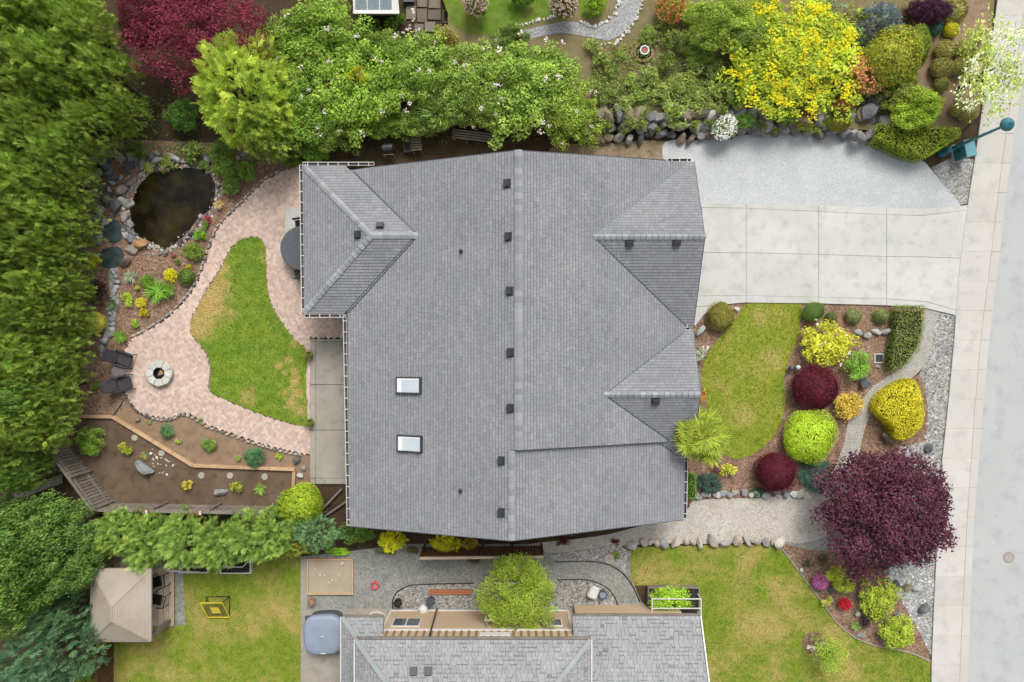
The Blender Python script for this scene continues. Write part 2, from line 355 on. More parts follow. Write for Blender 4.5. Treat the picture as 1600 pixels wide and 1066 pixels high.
for a, b_ in zip(ys, ys[1:]):
    c = .95 + .08 * rnd.random(); j = .28
    q = MB(); q.prism([W(xat(SW_L,a)+.3,a+j)[:2], W(xat(KB_L,a)-j,a+j-.4)[:2], W(xat(KB_L,b_)-j,b_-j-.4)[:2], W(xat(SW_L,b_)+.3,b_-j)[:2]], -.02, .10)
    o = q.build('slab', M['walk'], pv, bevel=.006); o.color = (c, c, c, 1)
    q = MB(); q.prism([W(xat(KB_L,a),a+j)[:2], W(xat(RD_L,a),a+j)[:2], W(xat(RD_L,b_),b_-j)[:2], W(xat(KB_L,b_),b_-j)[:2]], -.02, .112)
    o = q.build('kerb_stone', M['kerb'], kb, bevel=.012); o.color = (c, c, c * .99, 1)
q = MB(); q.prism([W(x,y)[:2] for x, y in ([(xat(SW_L,y)+.2,y) for y in ys] + [(xat(RD_L,y)-.3,y) for y in ys[::-1]])], -.02, .094); q.build('joint_bed', M['gravel_path'], pv)

# driveway slabs
dv = link('driveway', None, kind='structure')
def slabs(parent, mat, polys, z1, gap=.32, name='slab', cv=.05):
    for p in polys:
        cx = sum(x for x, y in p) / len(p); cy = sum(y for x, y in p) / len(p)
        sh = []
        for x, y in p:
            d = math.hypot(x-cx, y-cy); sh.append(W(x-(x-cx)/d*gap*1.4, y-(y-cy)/d*gap*1.4)[:2])
        q = MB(); q.prism(sh, -.02, z1); o = q.build(name, mat, parent, bevel=.008)
        c = 1 - cv / 2 + cv * rnd.random(); o.color = (c, c, c * .995, 1)
T0 = [(1088,318),(1165,319),(1278,322),(1384,325),(1450,326),(1512,321)]
T1 = [(1096,325),(1165,326),(1278,331),(1384,336),(1440,337.5),(1510,329)]
MM = [(1098,395),(1165,395.5),(1278,398),(1384,401.5),(1440,402),(1500,404)]
B1 = [(1088,463),(1165,462.5),(1278,465),(1384,467.5),(1446,472),(1493,485)]
B0 = [(1083,480),(1165,473),(1278,474.5),(1384,477.5),(1446,482),(1492,493)]
polys = []
for A, B in ((T0,T1),(T1,MM),(MM,B1),(B1,B0)):
    for i in (0,1,2): polys.append([A[i],A[i+1],B[i+1],B[i]])
    polys.append([A[3],A[4],A[5],B[5],B[4],B[3]])
polys.append([(1083,480),(1140,475),(1122,473.5),(1100,490),(1084,511)][:1] + [(1122,477),(1100,492),(1084,511)])
slabs(dv, M['concrete'], polys, .085)
q = MB(); q.prism([W(x,y)[:2] for x, y in T0 + B0[::-1]], -.02, .068); q.build('joint_bed', M['patio'], dv)

sheet('gravel_pad', [(1040,222),(1105,218),(1200,207),(1270,208),(1340,216),(1400,238),(1438,249),(1456,266),(1476,291),(1500,321),(1480,330),(1420,330),(1200,323),(1086,322),(1060,300),(1040,260)], 3, 'gravel_pale')
sheet('side_path_north', [(860,232),(940,225),(1045,222),(1050,262),(1000,290),(860,290)], 2, 'gravel_tan')
sheet('gravel_verge', [(1455,262),(1490,245),(1526,250),(1516,318),(1499,320),(1476,291)], 2, 'pebbles', sm=False)
sheet('mulch_bed_front', [(1060,520),(1090,500),(1120,470),(1446,478),(1440,540),(1400,590),(1362,606),(1330,655),(1312,720),(1270,760),(1200,785),(1060,790)], 1, 'mulch', sm=False)
LAWN_F = [(1172,474),(1246,474),(1250,505),(1245,532),(1232,562),(1225,595),(1227,632),(1215,672),(1200,692),(1175,710),(1148,717),(1120,700),(1106,660),(1104,627),(1096,592),(1103,560),(1120,532),(1136,515),(1152,494)]
sheet('front_lawn', LAWN_F, 4, 'lawn')
sheet('kerb_gravel', [(1440,735),(1478,722),(1472,800),(1466,880),(1400,890),(1380,800)], .5, 'pebbles', sm=False)
sheet('mulch_bed_kerb', [(1345,660),(1385,622),(1440,585),(1450,640),(1446,690),(1420,720),(1330,740)], 1, 'mulch')
sheet('front_path', [(1446,481),(1466,484),(1460,515),(1455,547),(1435,582),(1407,601),(1380,625),(1359,650),(1350,675),(1343,705),(1336,730),(1315,765),(1285,790),(1262,765),(1297,740),(1310,720),(1319,692),(1326,657),(1342,632),(1361,607),(1381,592),(1405,577),(1425,555),(1438,530),(1442,500)], 3, 'aggregate', n=4)
sheet('side_path_south', [(830,850),(950,835),(1065,800),(1090,782),(1200,777),(1262,762),(1300,745),(1330,765),(1300,830),(1255,848),(1215,846),(1100,850),(1010,850),(900,862),(840,862)], 2, 'gravel_path')
PEB_K = [(1462,484),(1494,494),(1486,640),(1476,722),(1440,760),(1400,700),(1446,690),(1450,640),(1444,598),(1436,585),(1455,547)]
sheet('pebble_strip', PEB_K, 1.5, 'pebbles', sm=False)
sheet('gravel_corner', [(1210,848),(1262,838),(1310,830),(1330,868),(1310,872),(1260,868),(1225,862)], 1, 'gravel_grey')
PEB_W = [(1376,899),(1420,860),(1464,860),(1462,930),(1458,1030),(1434,982),(1409,940)]
sheet('white_rock_strip', PEB_W, 2, 'pebbles', sm=False)
BED_S = [(1215,848),(1262,858),(1330,865),(1376,897),(1409,940),(1434,982),(1454,1022),(1454,1034),(1419,1019),(1363,1007),(1331,993),(1306,971),(1283,939),(1258,906),(1228,866)]
sheet('mulch_bed_side', BED_S, 3, 'mulch', sm=False)
LAWN_S = [(979,856),(1100,852),(1215,850),(1228,866),(1258,906),(1283,939),(1306,971),(1331,993),(1363,1007),(1419,1019),(1459,1034),(1457,1115),(1080,1115),(1085,960),(1090,915),(985,915),(979,896)]
sheet('side_lawn', LAWN_S, 1, 'lawn_wide', sm=False)
sheet('tree_ring', [(1272+19*math.cos(a),1005+18*math.sin(a)) for a in [k*.5236 for k in range(12)]], 3, 'mulch', n=3)
# neighbour's yard to the south
LAWN_SW = [(150,860),(470,862),(470,1115),(150,1115)]
sheet('yard_lawn', LAWN_SW, 1, 'lawn_wide', sm=False)
sheet('yard_gravel', [(540,862),(640,850),(860,850),(985,862),(985,900),(1002,940),(1012,962),(1000,1000),(560,1010),(470,960),(470,870)], 2, 'gravel_grey', sm=False)
sheet('planting_pebbles', [(615,951),(614,938),(622,924),(640,915),(665,913),(740,911),(760,905),(870,905),(915,906),(945,914),(962,935),(968,951)], 4, 'pebbles', sm=False)
sheet('border_pebbles', [(860,868),(960,850),(979,858),(980,896),(965,885),(940,878),(870,880)], 3, 'pebbles', sm=False)
ca = link('concrete_apron', None, kind='structure')
slabs(ca, M['patio'], [[(470,952),(612,951),(612,968),(540,968),(538,1000),(470,1000)][0:2] + [(612,975),(470,975)], [(470,975),(545,975),(545,1115),(470,1115)], [(470,872),(481,872),(481,952),(470,952)], [(966,942),(1006,942),(1010,962),(966,962)]], .05)
# back garden
PAT = [(471,258),(445,268),(420,280),(400,297),(380,318),(352,345),(340,362),(328,392),(318,422),(305,450),(290,470),(265,495),(232,517),(210,528),(198,545),(192,565),(190,590),(196,612),(207,632),(220,643),(242,651),(265,653),(290,645),(325,663),(362,677),(400,690),(442,702),(486,711),(486,528),(545,528),(545,485),(480,485),(480,258)]
PAT_S = smooth_open(PAT[:28], 5) + PAT[28:]
sheet('paving_bed', PAT_S, 2, 'joint', sm=False)
LAWN_B = [(398,371),(410,376),(415,390),(416,420),(418,450),(426,480),(445,510),(462,532),(479,550),(478,600),(480,655),(474,665),(440,657),(400,644),(350,623),(328,610),(330,585),(325,557),(315,541),(302,526),(298,514),(301,498),(320,460),(345,420),(360,391),(378,374)]
LB_S = smooth_closed(LAWN_B, 4)
sheet('mulch_bed_pond', [(120,215),(470,228),(470,262),(420,282),(380,320),(342,362),(318,424),(290,472),(232,519),(198,545),(192,590),(205,625),(180,652),(110,652),(110,300)], 1, 'mulch', sm=False)
sheet('dirt_bed', [(180,652),(205,622),(240,652),(290,648),(360,680),(442,704),(484,712),(484,757),(430,760),(300,740)], 1, 'dirt', sm=False)
sheet('raked_bed', [(110,650),(180,652),(304,727),(460,733),(460,765),(440,792),(176,786),(106,692)], 2, 'darkbed', sm=False)
BACK = sheet('back_lawn', LAWN_B, 1, 'lawn_back', n=4, z=.105)
sp = link('side_patio', None, kind='structure')
yy = [530,534,601,672,747,756]; P_ = []
for a, b_ in zip(yy, yy[1:]):
    P_ += [[(485,a),(494,a),(494,b_),(485,b_)], [(494,a),(556,a),(556,b_),(494,b_)]]
slabs(sp, M['patio'], P_, .095)
slabs(sp, M['concrete'], [[(446,325),(480,325),(480,366),(446,366)]], .12, name='pale_slab')
# brick pavers laid in herringbone, joined (each only a few pixels across)
pw = np.array([W(x, y)[:2] for x, y in PAT_S]); lw = np.array([W(x, y)[:2] for x, y in LB_S])
U = .1; ang = math.radians(38); ca_, sa_ = math.cos(ang), math.sin(ang); q = MB()
cols = [(.98,.94,.92),(1.0,.90,.87),(.93,.84,.80),(1.04,1.0,.97),(.88,.84,.83),(1.03,.94,.90),(.96,.90,.88),(1.0,.86,.82)]
lo, hi = pw.min(0), pw.max(0); c0 = (lo + hi) / 2; R = int(np.linalg.norm(hi - lo) / 2 / U) + 2; cand = []
for i in range(-R, R):
    for j in range(-R, R):
        k = (i - j) % 4
        if k == 0: cand.append((i, j, 2, 1))
        elif k == 3: cand.append((i, j, 1, 2))
cand = np.array(cand, float); cc = (cand[:, :2] + cand[:, 2:] / 2) * U
cw = np.c_[cc[:,0]*ca_-cc[:,1]*sa_, cc[:,0]*sa_+cc[:,1]*ca_] + c0
keep = inside(cw, pw) & ~inside(cw, lw)
for (i, j, w_, h_) in cand[keep]:
    t_ = rnd.choice(cols); k = .80 + .34 * rnd.random(); t_ = (t_[0]*k, t_[1]*k, t_[2]*k, 1); z = .075 + rnd.uniform(-.003, .003); e = .004
    pts = [(i*U+e, j*U+e), ((i+w_)*U-e, j*U+e), ((i+w_)*U-e, (j+h_)*U-e), (i*U+e, (j+h_)*U-e)]
    b4 = [(x*ca_-y*sa_+c0[0], x*sa_+y*ca_+c0[1]) for x, y in pts]
    q.mesh([(x, y, z-.05) for x, y in b4] + [(x, y, z) for x, y in b4], [(4,5,6,7),(0,1,5,4),(1,2,6,5),(2,3,7,6),(3,0,4,7)], t_)
q.build('brick_paving', M['paver'], kind='structure')
# neighbour's garden above the rock wall
TZ = .55
TER = [(700,-60),(1560,-60),(1550,40),(1530,180),(1500,205),(1470,225),(1400,222),(1372,205),(1300,198),(1200,192),(1100,190),(1010,186),(930,182),(880,190),(800,195),(700,150)]
ter = MB(); ter.prism([W(x, y, TZ)[:2] for x, y in TER], -.02, TZ); ter.build('garden_terrace', M['garden'], kind='structure')
def tsheet(name, pts, lev, mat, sm=True): return sheet(name, pts, 0, mat, sm, z=TZ + .006 * lev)
tsheet('mulch_bed_corner', [(1420,-60),(1555,-60),(1528,170),(1500,200),(1440,160),(1400,120),(1440,40)], 1, 'dirt', False)
tsheet('gravel_walk', [(770,62),(800,52),(840,42),(880,34),(910,36),(935,40),(955,30),(965,10),(968,-40),(1005,-40),(1003,0),(995,25),(980,45),(955,62),(920,58),(880,52),(840,58),(800,68)], 2, 'gravel_north')
tsheet('moss_lawn', [(700,-40),(860,-40),(868,10),(855,28),(800,48),(760,55),(710,40)], 1, 'moss')
tsheet('moss_patch', [(905,-40),(950,-40),(945,15),(925,28),(905,22)], 1, 'moss')
fp = tag(root('flagstone_path', W(660,20,0), 'brown flagstone path beside mossy lawn', 'path'), kind='structure')
del fp['label'], fp['category']
for k, (x0, x1, y0, y1) in enumerate([(632,650,-20,8),(652,668,-18,12),(670,688,-14,14),(634,650,10,30),(652,667,14,36),(669,689,16,32),(648,662,38,56),(664,680,35,50)]):
    q = MB(); q.prism([W(x0+rnd.uniform(-1,1),y0)[:2], W(x1,y0+rnd.uniform(-1,1))[:2], W(x1+rnd.uniform(-1,1),y1)[:2], W(x0,y1+rnd.uniform(-1,1))[:2]], -.01, .05)
    o = q.build('flagstone', M['patio'], fp, bevel=.01); c = rnd.uniform(.42,.62); o.color = (c, c*.92, c*.84, 1)

# grass blades over the lawns and bark chips over the beds
def blades(name, poly, z, dens, mat, hmin=.03, hmax=.07, parent=None):
    P = scatter(wp(poly), dens); n = len(P); a = rng.random(n)*6.283; w_ = .012 + .014*rng.random(n); h = hmin + (hmax-hmin)*rng.random(n)
    d = np.c_[np.cos(a), np.sin(a)]; l = (rng.random((n, 2)) - .5) * .12
    V = np.zeros((n, 3, 3)); V[:,0,:2] = P - d*w_[:,None]; V[:,1,:2] = P + d*w_[:,None]; V[:,:2,2] = z; V[:,2,:2] = P + l; V[:,2,2] = z + h
    T = np.repeat(.75 + .5*rng.random((n, 1, 1)), 3, 1) * np.ones((1, 1, 4)); T[..., 3] = 1
    me = np_mesh(name, V.reshape(-1, 3), np.arange(3*n).reshape(n, 3), T.reshape(-1, 4))
    return link(name, me, M[mat], kind='stuff', label=None)
tag(blades('grass', smooth_closed(LAWN_F, 4), .024, 420, 'lawn_b'), 'short grass of the front lawn beside the driveway', 'grass')
tag(blades('grass', LB_S, .105, 420, 'lawn_back_b'), 'short patchy grass of the lawn ringed by brick paving', 'grass')
tag(blades('grass', LAWN_S, .006, 300, 'lawn_wide_b'), 'dry mown grass of the lawn below the rock edging', 'grass')
tag(blades('grass', LAWN_SW, .006, 300, 'lawn_wide_b'), 'dry mown grass of the yard by the gazebo', 'grass')
def chips(name, label, poly, z, dens, cols, s0, s1, cat='chips', mat='chip', flat=.35, avoid=None):
    P = scatter(wp(poly), dens)
    if avoid is not None: P = P[~inside(P, np.array([W(x, y)[:2] for x, y in avoid]))]
    n = len(P); s = s0 + (s1-s0)*rng.random(n)**2; a = rng.random(n)*6.283; e = .45 + .5*rng.random(n)
    base = np.array([(1,0,0),(0,1,0),(-1,0,0),(0,-1,0),(0,0,1),(.35,.3,.9)]); fs = np.array([(0,1,5),(1,2,4),(2,3,4),(3,0,4),(0,5,4),(5,1,4)])
    V = base[None]*np.ones((n,1,1)); V = V * (.75 + .5*rng.random((n,6,1)))
    x, y = V[:,:,0].copy(), V[:,:,1]*e[:,None]
    V[:,:,0] = (x*np.cos(a)[:,None]-y*np.sin(a)[:,None])*s[:,None] + P[:,0:1]; V[:,:,1] = (x*np.sin(a)[:,None]+y*np.cos(a)[:,None])*s[:,None] + P[:,1:2]
    V[:,:,2] = z - .004 + np.maximum(V[:,:,2],0)*s[:,None]*flat
    C = np.array(cols)[rng.integers(0, len(cols), n)]; C = C*(.75+.5*rng.random((n,1))); T = np.ones((n,6,4)); T[:,:,:3] = C[:,None,:]
    FA = (fs[None] + 6*np.arange(n)[:,None,None]).reshape(-1, 3)
    return link(name, np_mesh(name, V.reshape(-1,3), FA, T.reshape(-1,4)), M[mat], kind='stuff', label=label, cat=cat)
BK = [S(160,126,106)[:3], S(124,94,76)[:3], S(96,74,60)[:3], S(190,160,138)[:3], S(206,180,160)[:3]]
chips('bark_chips', 'reddish bark chips around the front shrubs', [(1090,508),(1120,475),(1400,480),(1400,590),(1330,655),(1312,715),(1200,775),(1085,780)], .008, 60, BK, .02, .05, avoid=smooth_closed(LAWN_F, 4))
chips('bark_chips', 'bark chips in the bed beside the patio chairs', [(128,400),(280,400),(320,410),(290,468),(230,515),(195,545),(192,600),(200,625),(178,648),(130,645)], .008, 90, BK + [S(190,150,120)[:3]], .02, .06)
GR = [S(190,190,186)[:3], S(150,152,152)[:3], S(215,212,205)[:3], S(120,122,124)[:3], S(176,166,150)[:3]]
chips('pebbles', 'grey river pebbles along the pavement edge', PEB_K, .01, 110, GR, .03, .10, 'pebbles', flat=.6)
chips('pebbles', 'white rocks and pebbles beside the pavement below the purple tree', PEB_W, .014, 110, [S(225,226,222)[:3], S(200,203,202)[:3], S(170,172,172)[:3]], .03, .10, 'pebbles', flat=.6)
chips('pebbles', 'mixed pebbles in the bed along the beige wall', [(615,951),(622,924),(665,913),(740,911),(870,905),(915,906),(945,914),(968,951)], .026, 110, [S(150,142,132)[:3], S(120,112,104)[:3], S(196,188,176)[:3], S(96,92,88)[:3]], .025, .07, 'pebbles', flat=.6)
chips('pebbles', 'brown pebbles beside the curved gravel walk', [(870,872),(960,850),(979,858),(980,896),(965,885),(940,876)], .02, 90, [S(160,150,138)[:3], S(128,120,110)[:3], S(190,182,170)[:3]], .025, .06, 'pebbles', flat=.6)
chips('pebbles', 'loose verge gravel beside the teal utility box', [(1455,262),(1490,245),(1521,250),(1512,316),(1499,318),(1476,291)], .014, 120, GR + [S(150,140,90)[:3]], .02, .06, 'pebbles', flat=.6)
chips('pebbles', 'pale stones scattered over the raked soil bed', [(215,702),(240,700),(290,735),(270,748),(240,735)], .016, 14, [S(228,224,214)[:3], S(200,196,186)[:3]], .05, .12, 'pebbles', flat=.5)
chips('pebbles', 'small stones around the pond rim', [(190,280),(240,262),(300,255),(340,270),(348,300),(335,335),(300,375),(262,398),(230,398),(200,372),(192,330)], .01, 110, GR, .03, .10, 'pebbles', flat=.6, avoid=[(235,274),(285,264),(320,268),(334,290),(328,325),(295,360),(255,387),(212,363),(205,325),(217,290)])
CL = [S(150,124,100)[:3], S(120,98,78)[:3], S(176,152,128)[:3]]
chips('soil_clods', 'loose clods and twigs on the tan dirt bed', [(185,650),(208,626),(240,655),(290,650),(360,682),(442,706),(480,714),(480,728),(305,722)], .008, 60, CL, .01, .035)
chips('soil_clods', 'loose clods on the raked soil bed', [(112,655),(178,656),(303,732),(455,738),(440,785),(180,780),(110,692)], .016, 60, [S(120,96,74)[:3], S(92,72,54)[:3], S(140,116,92)[:3]], .01, .035)
chips('soil_clods', 'dead leaves and bark bits on the terrace garden soil', [(930,60),(1140,60),(1140,180),(930,180)], TZ+.008, 60, CL+[S(120,126,70)[:3]], .015, .05)
chips('soil_clods', 'leaf litter in the side bed by the dry lawn', BED_S, .022, 60, CL+[S(200,190,176)[:3]], .012, .04)
# pond
POND = [(235,272),(255,266),(285,262),(320,266),(333,280),(336,300),(330,325),(310,340),(295,360),(280,376),(266,385),(254,389),(240,380),(225,373),(212,365),(205,345),(203,325),(209,308),(217,290)]
sheet('pond', POND, 6, 'water', n=5)
sheet('stream_pool', [(165,352),(180,343),(190,355),(190,372),(180,380),(166,376),(160,365)], 4, 'stream')
sheet('stream_pool', [(155,398),(165,388),(185,386),(193,396),(190,412),(175,420),(160,416)], 4, 'stream')
sheet('stream', [(172,418),(183,418),(182,440),(186,470),(178,500),(172,528),(162,528),(168,500),(172,470),(170,440)], 3, 'pebbles')

# ---------------------------------------------------------------- rocks
ROCK = []
for s_ in range(10):
    bm = bmesh.new(); bmesh.ops.create_icosphere(bm, subdivisions=2, radius=1); r_ = random.Random(s_)
    ax = [(Vector((r_.gauss(0,1), r_.gauss(0,1), r_.gauss(0,1))).normalized(), r_.uniform(.48,.86)) for _ in range(13)]
    for v in bm.verts:
        for d, l in ax:
            e = v.co.dot(d)
            if e > l: v.co -= d * (e - l)
        v.co *= r_.uniform(.93, 1.1)
    me = bpy.data.meshes.new('rock'); bm.to_mesh(me); bm.free(); white(me); me.materials.append(M['rock']); ROCK.append(me)
GREYS = [S(170,170,168), S(140,142,146), S(196,194,188), S(120,122,126), S(182,172,158)]
def rock(px, py, rx, ry=None, z=0, h=.6, rot=None, col=None, parent=None, name='rock', sink=.25, **kw):
    ry = ry or rx; o = bpy.data.objects.new(name, rnd.choice(ROCK)); COL.objects.link(o)
    w = W(px, py, z); sx, sy = m2(rx, z) * 1.1, m2(ry, z) * 1.1; sz = h * (sx + sy) / 2
    loc = Vector((w.x, w.y, z + sz * (1 - sink)))
    if parent is not None: o.parent = parent; loc -= wloc(parent)
    o.location = loc; o.scale = (sx, sy, sz); o.rotation_euler = (0, 0, rnd.uniform(0, 6.28) if rot is None else rot)
    c = col or rnd.choice(GREYS); k = rnd.uniform(.8, 1.15); o.color = (c[0]*k, c[1]*k, c[2]*k, 1)
    return tag(o, **kw)
rw = root('rock_wall', W(1060,205), 'dark rock retaining wall above the gravel pad and tan side path', 'rock wall')
DK = [S(158,158,158), S(134,134,136), S(178,177,174), S(168,152,126), S(196,192,184), S(146,136,122)]
x = 916
while x < 1215:
    base = 214 if x < 1110 else 208
    rock(x, 183 + rnd.uniform(-5,5), rnd.uniform(11,20), rnd.uniform(8,13), .35, .8, col=rnd.choice(DK), parent=rw)
    rock(x+6, 199 + rnd.uniform(-4,4), rnd.uniform(10,18), rnd.uniform(7,12), .15, .8, col=rnd.choice(DK), parent=rw)
    rock(x+2, base + rnd.uniform(-3,5), rnd.uniform(8,13), rnd.uniform(6,9), 0, .9, col=rnd.choice(DK), parent=rw)
    x += rnd.uniform(13, 19)
x = 1215
while x < 1375:
    rock(x, 190 + rnd.uniform(-6,6), rnd.uniform(9,15), rnd.uniform(8,13), .3, .9, col=rnd.choice(DK), parent=rw)
    rock(x+5, 205 + (x-1215)*.07 + rnd.uniform(-4,4), rnd.uniform(9,14), rnd.uniform(7,11), 0, 1.0, col=rnd.choice(DK), parent=rw); x += rnd.uniform(14, 20)
for px, py, a, b_ in [(1362,166,15,17),(1350,180,14,16),(1372,195,12,16),(1336,218,13,9),(1355,212,9,13),(1340,160,10,9)]: rock(px, py, a, b_, .3, 1.0, col=rnd.choice(DK[:3]+GREYS[:1]), parent=rw)
re = root('rock_edging', W(1100,845), 'row of pale boulders between the gravel path and the dry lawn', 'rock edging')
x = 985
while x < 1228:
    w_ = rnd.uniform(4.5, 13); rock(x, 846 + rnd.uniform(-3,3) + max(0,1030-x)*.05, w_, rnd.uniform(5,9), 0, .6, parent=re, col=rnd.choice([S(226,220,208),S(206,198,184),S(184,184,182),S(214,202,180)])); x += w_ * 1.55
re2 = root('rock_edging', W(1150,773), 'low whitish stone edging below the palm and maroon shrub', 'rock edging')
x = 1090
while x < 1255:
    w_ = rnd.uniform(4, 11); rock(x, 772 + rnd.uniform(-3,3), w_, rnd.uniform(5,8), 0, .6, parent=re2, col=rnd.choice([S(224,224,218),S(206,206,200),S(176,178,180)])); x += w_ * 1.7
re3 = root('rock_edging', W(1365,518), 'curved white stones in the bed below two small green bushes', 'rock edging')
for px, py, a, b_ in [(1340,520,9,6),(1354,524,9,5),(1368,519,10,5),(1383,518,10,6),(1396,514,6,7)]: rock(px, py, a, b_, 0, .6, parent=re3, col=S(206,206,202), rot=rnd.uniform(-.3,.3))
# pond rocks
pr = root('pond_rocks', W(260,330), 'grey stones piled along the edge of the dark pond', 'rocks')
r_ = random.Random(5)
pc = smooth_closed(POND, 3); cx_ = sum(p[0] for p in pc)/len(pc); cy_ = sum(p[1] for p in pc)/len(pc)
for k, (px, py) in enumerate(pc):
    if r_.random() < .28: continue
    d = 1.03 + r_.uniform(0,.13); rock(cx_+(px-cx_)*d+r_.uniform(-3,3), cy_+(py-cy_)*d+r_.uniform(-3,3), r_.uniform(2.2,7), r_.uniform(2,5.5), 0, r_.uniform(.35,.7), parent=pr, col=r_.choice(GREYS+[S(210,200,182),S(96,98,96)]))
for px, py, a, b_, c in [(153,272,11,9,0),(168,262,9,7,1),(180,280,10,8,3),(160,292,8,9,3),(192,298,9,12,4),(205,288,8,7,1),(170,312,11,9,1),(185,322,9,12,3),(160,330,9,8,0),(150,250,10,8,2),(168,240,12,8,1),(190,248,10,7,0),(205,262,12,7,3),(225,258,10,6,1),(248,252,12,6,0),(275,248,11,6,2),(300,246,12,6,1),(325,250,10,6,0),(345,256,9,6,3),(166,348,7,6,2),(196,340,8,9,4),(200,318,8,8,2),(140,285,7,6,2)]:
    rock(px, py, a, b_, 0, .7, parent=pr, col=GREYS[c])
ra = random.Random(9)
for k in range(85):
    if k < 62: px, py = ra.uniform(143,212), ra.uniform(238,384)
    else: px, py = ra.uniform(212,400), 247 + ra.uniform(-9,9)
    if inside(np.array([[px, py]]), POND)[0] or (158 < px < 192 and py > 340): continue
    s = ra.uniform(2.5,8.5); rock(px, py, s, s*ra.uniform(.6,1), 0, ra.uniform(.4,.7), parent=pr, col=ra.choice(GREYS+[S(150,158,162),S(210,206,198),S(120,124,124)]))
rock(208,389,12,10,0,.35,.6,S(178,172,160),label='flat pale grey slab at the pond edge below the orange slab',cat='rock',name='boulder')
rock(223,381,11,11,0,.5,.3,S(206,160,112),label='flat orange-tan slab overhanging the pond edge',cat='rock',name='boulder')
rock(198,409,10,8,0,.7,.2,S(128,114,106),label='brown rounded boulder beside the lower stream pool',cat='rock',name='boulder')
sr = root('stream_stones', W(178,460), 'pale stepping stones down the dry stream bed', 'rocks')
for k in range(13):
    py = 424 + k*8.3; px = 178 + 5*math.sin(k*.7) - max(0,k-7)*1.6; rock(px, py, r_.uniform(4,7), r_.uniform(4,6), 0, .6, parent=sr, col=rnd.choice([S(206,208,204),S(190,192,190),S(176,182,182)]))
for px, py in [(166,534),(160,545),(163,556)]: rock(px, py, 6, 7, 0, .6, parent=sr, col=S(206,206,200))
# stone edging along the curved brick path: each stone its own part
ed = root('path_edging', W(330,400), 'grey stone edging along the curved brick path beside the pond bed', 'edging')
line = smooth_open(PAT[1:14], 14); acc = 0; prev = line[0]; step = 0
for p in line[1:]:
    step += math.hypot(p[0]-prev[0], p[1]-prev[1])
    if step > 8.0:
        a = math.atan2(-(p[1]-prev[1]), p[0]-prev[0]); step = 0
        q = MB(); rr = rnd.uniform
        q.prism([(-.12+rr(0,.03),-.06+rr(-.02,.02)),(.11,-.065+rr(0,.02)),(.12+rr(-.03,0),.05+rr(0,.02)),(-.11,.06)], 0, .13+rr(-.02,.02))
        w = W(p[0]-2.5, p[1]-2.5); o = q.build('edging_stone', M['rock'], ed, world=False, bevel=.02); o.location = w - wloc(ed); o.rotation_euler = (0,0,a)
        c = rnd.choice([S(196,190,182),S(206,200,190),S(176,172,166)]); o.color = c
    prev = p
ed2 = root('path_edging', W(350,672), 'low dark and pale stone edging between the brick path and tan dirt bed', 'edging')
line = smooth_open([(192,608),(200,622),(209,636),(222,646),(242,654),(266,656),(290,648),(325,666),(362,680),(400,693),(442,705),(474,711)], 14); prev = line[0]; step = 0
for p in line[1:]:
    step += math.hypot(p[0]-prev[0], p[1]-prev[1])
    if step > 6.2:
        a = math.atan2(-(p[1]-prev[1]), p[0]-prev[0]); step = 0; q = MB()
        q.prism([(-.09,-.06),(.09,-.05),(.085,.055),(-.085,.05)], 0, rnd.uniform(.1,.16)); o = q.build('edging_stone', M['rock'], ed2, world=False, bevel=.015)
        o.location = W(*p) - wloc(ed2); o.rotation_euler = (0,0,a+rnd.uniform(-.15,.15)); o.color = rnd.choice([S(150,150,140),S(196,190,176),S(216,208,194)] if p[0] > 235 else [S(128,132,120),S(110,114,106)])
    prev = p
# white stones edging the neighbour's gravel walk (about five pixels each, joined)
def stone_row(name, label, line, sp_, s0, s1, z, cols, jit=1.2):
    q = MB(); line = smooth_open(line, 14); prev = line[0]; step = 0
    for p in line[1:]:
        step += math.hypot(p[0]-prev[0], p[1]-prev[1]); prev = p
        if step > sp_:
            step = 0; w = W(p[0]+rnd.uniform(-jit,jit), p[1]+rnd.uniform(-jit,jit), z); s = rnd.uniform(s0, s1)
            me = rnd.choice(ROCK); R_ = Matrix.Translation(w + Vector((0,0,s*.3))) @ Matrix.Rotation(rnd.uniform(0,6.28), 4, 'Z') @ Matrix.Diagonal((s, s*rnd.uniform(.6,.95), s*.6, 1))
            c = rnd.choice(cols); q.mesh([R_ @ v.co for v in me.vertices], [tuple(f.vertices) for f in me.polygons], c)
    return q.build(name, M['pebble'], kind='stuff', label=label, cat='edging')
WH = [S(232,226,212), S(214,208,196), S(240,236,226)]
stone_row('white_edging_stones', 'white stones along the mossy side of the curved gravel walk', [(780,50),(810,42),(845,31),(868,26)], 4.5, .09, .14, TZ, WH)
stone_row('white_edging_stones', 'white stones inside the bend of the gravel walk', [(903,32),(915,38),(932,40),(950,32),(962,20),(967,0)], 4.5, .10, .17, TZ, WH, 2.5)
stone_row('white_edging_stones', 'white stones along the outer side of the gravel walk', [(1004,-5),(997,22),(985,42),(972,58),(955,70),(925,66)], 5.5, .08, .15, TZ, WH, 2)
stone_row('white_edging_stones', 'white stones around the small bed below the white framed roof', [(640,12),(648,24),(640,44),(628,52),(600,58),(590,62)], 5.5, .08, .14, 0, WH, 2.5)
stone_row('white_edging_stones', 'tiny white stones edging the curved concrete path', [(1382,588),(1362,603),(1350,618)], 3.5, .03, .05, .01, WH, .8)
stone_row('white_edging_stones', 'tiny white stones edging the path by the lime globe shrub', [(1327,655),(1319,690),(1309,720),(1298,742),(1268,760)], 3.5, .04, .07, .01, WH, .8)
stone_row('white_edging_stones', 'tiny white stones edging the path by the gold conifer', [(1375,632),(1358,652),(1348,678),(1341,705)], 3.5, .03, .06, .01, WH, .8)
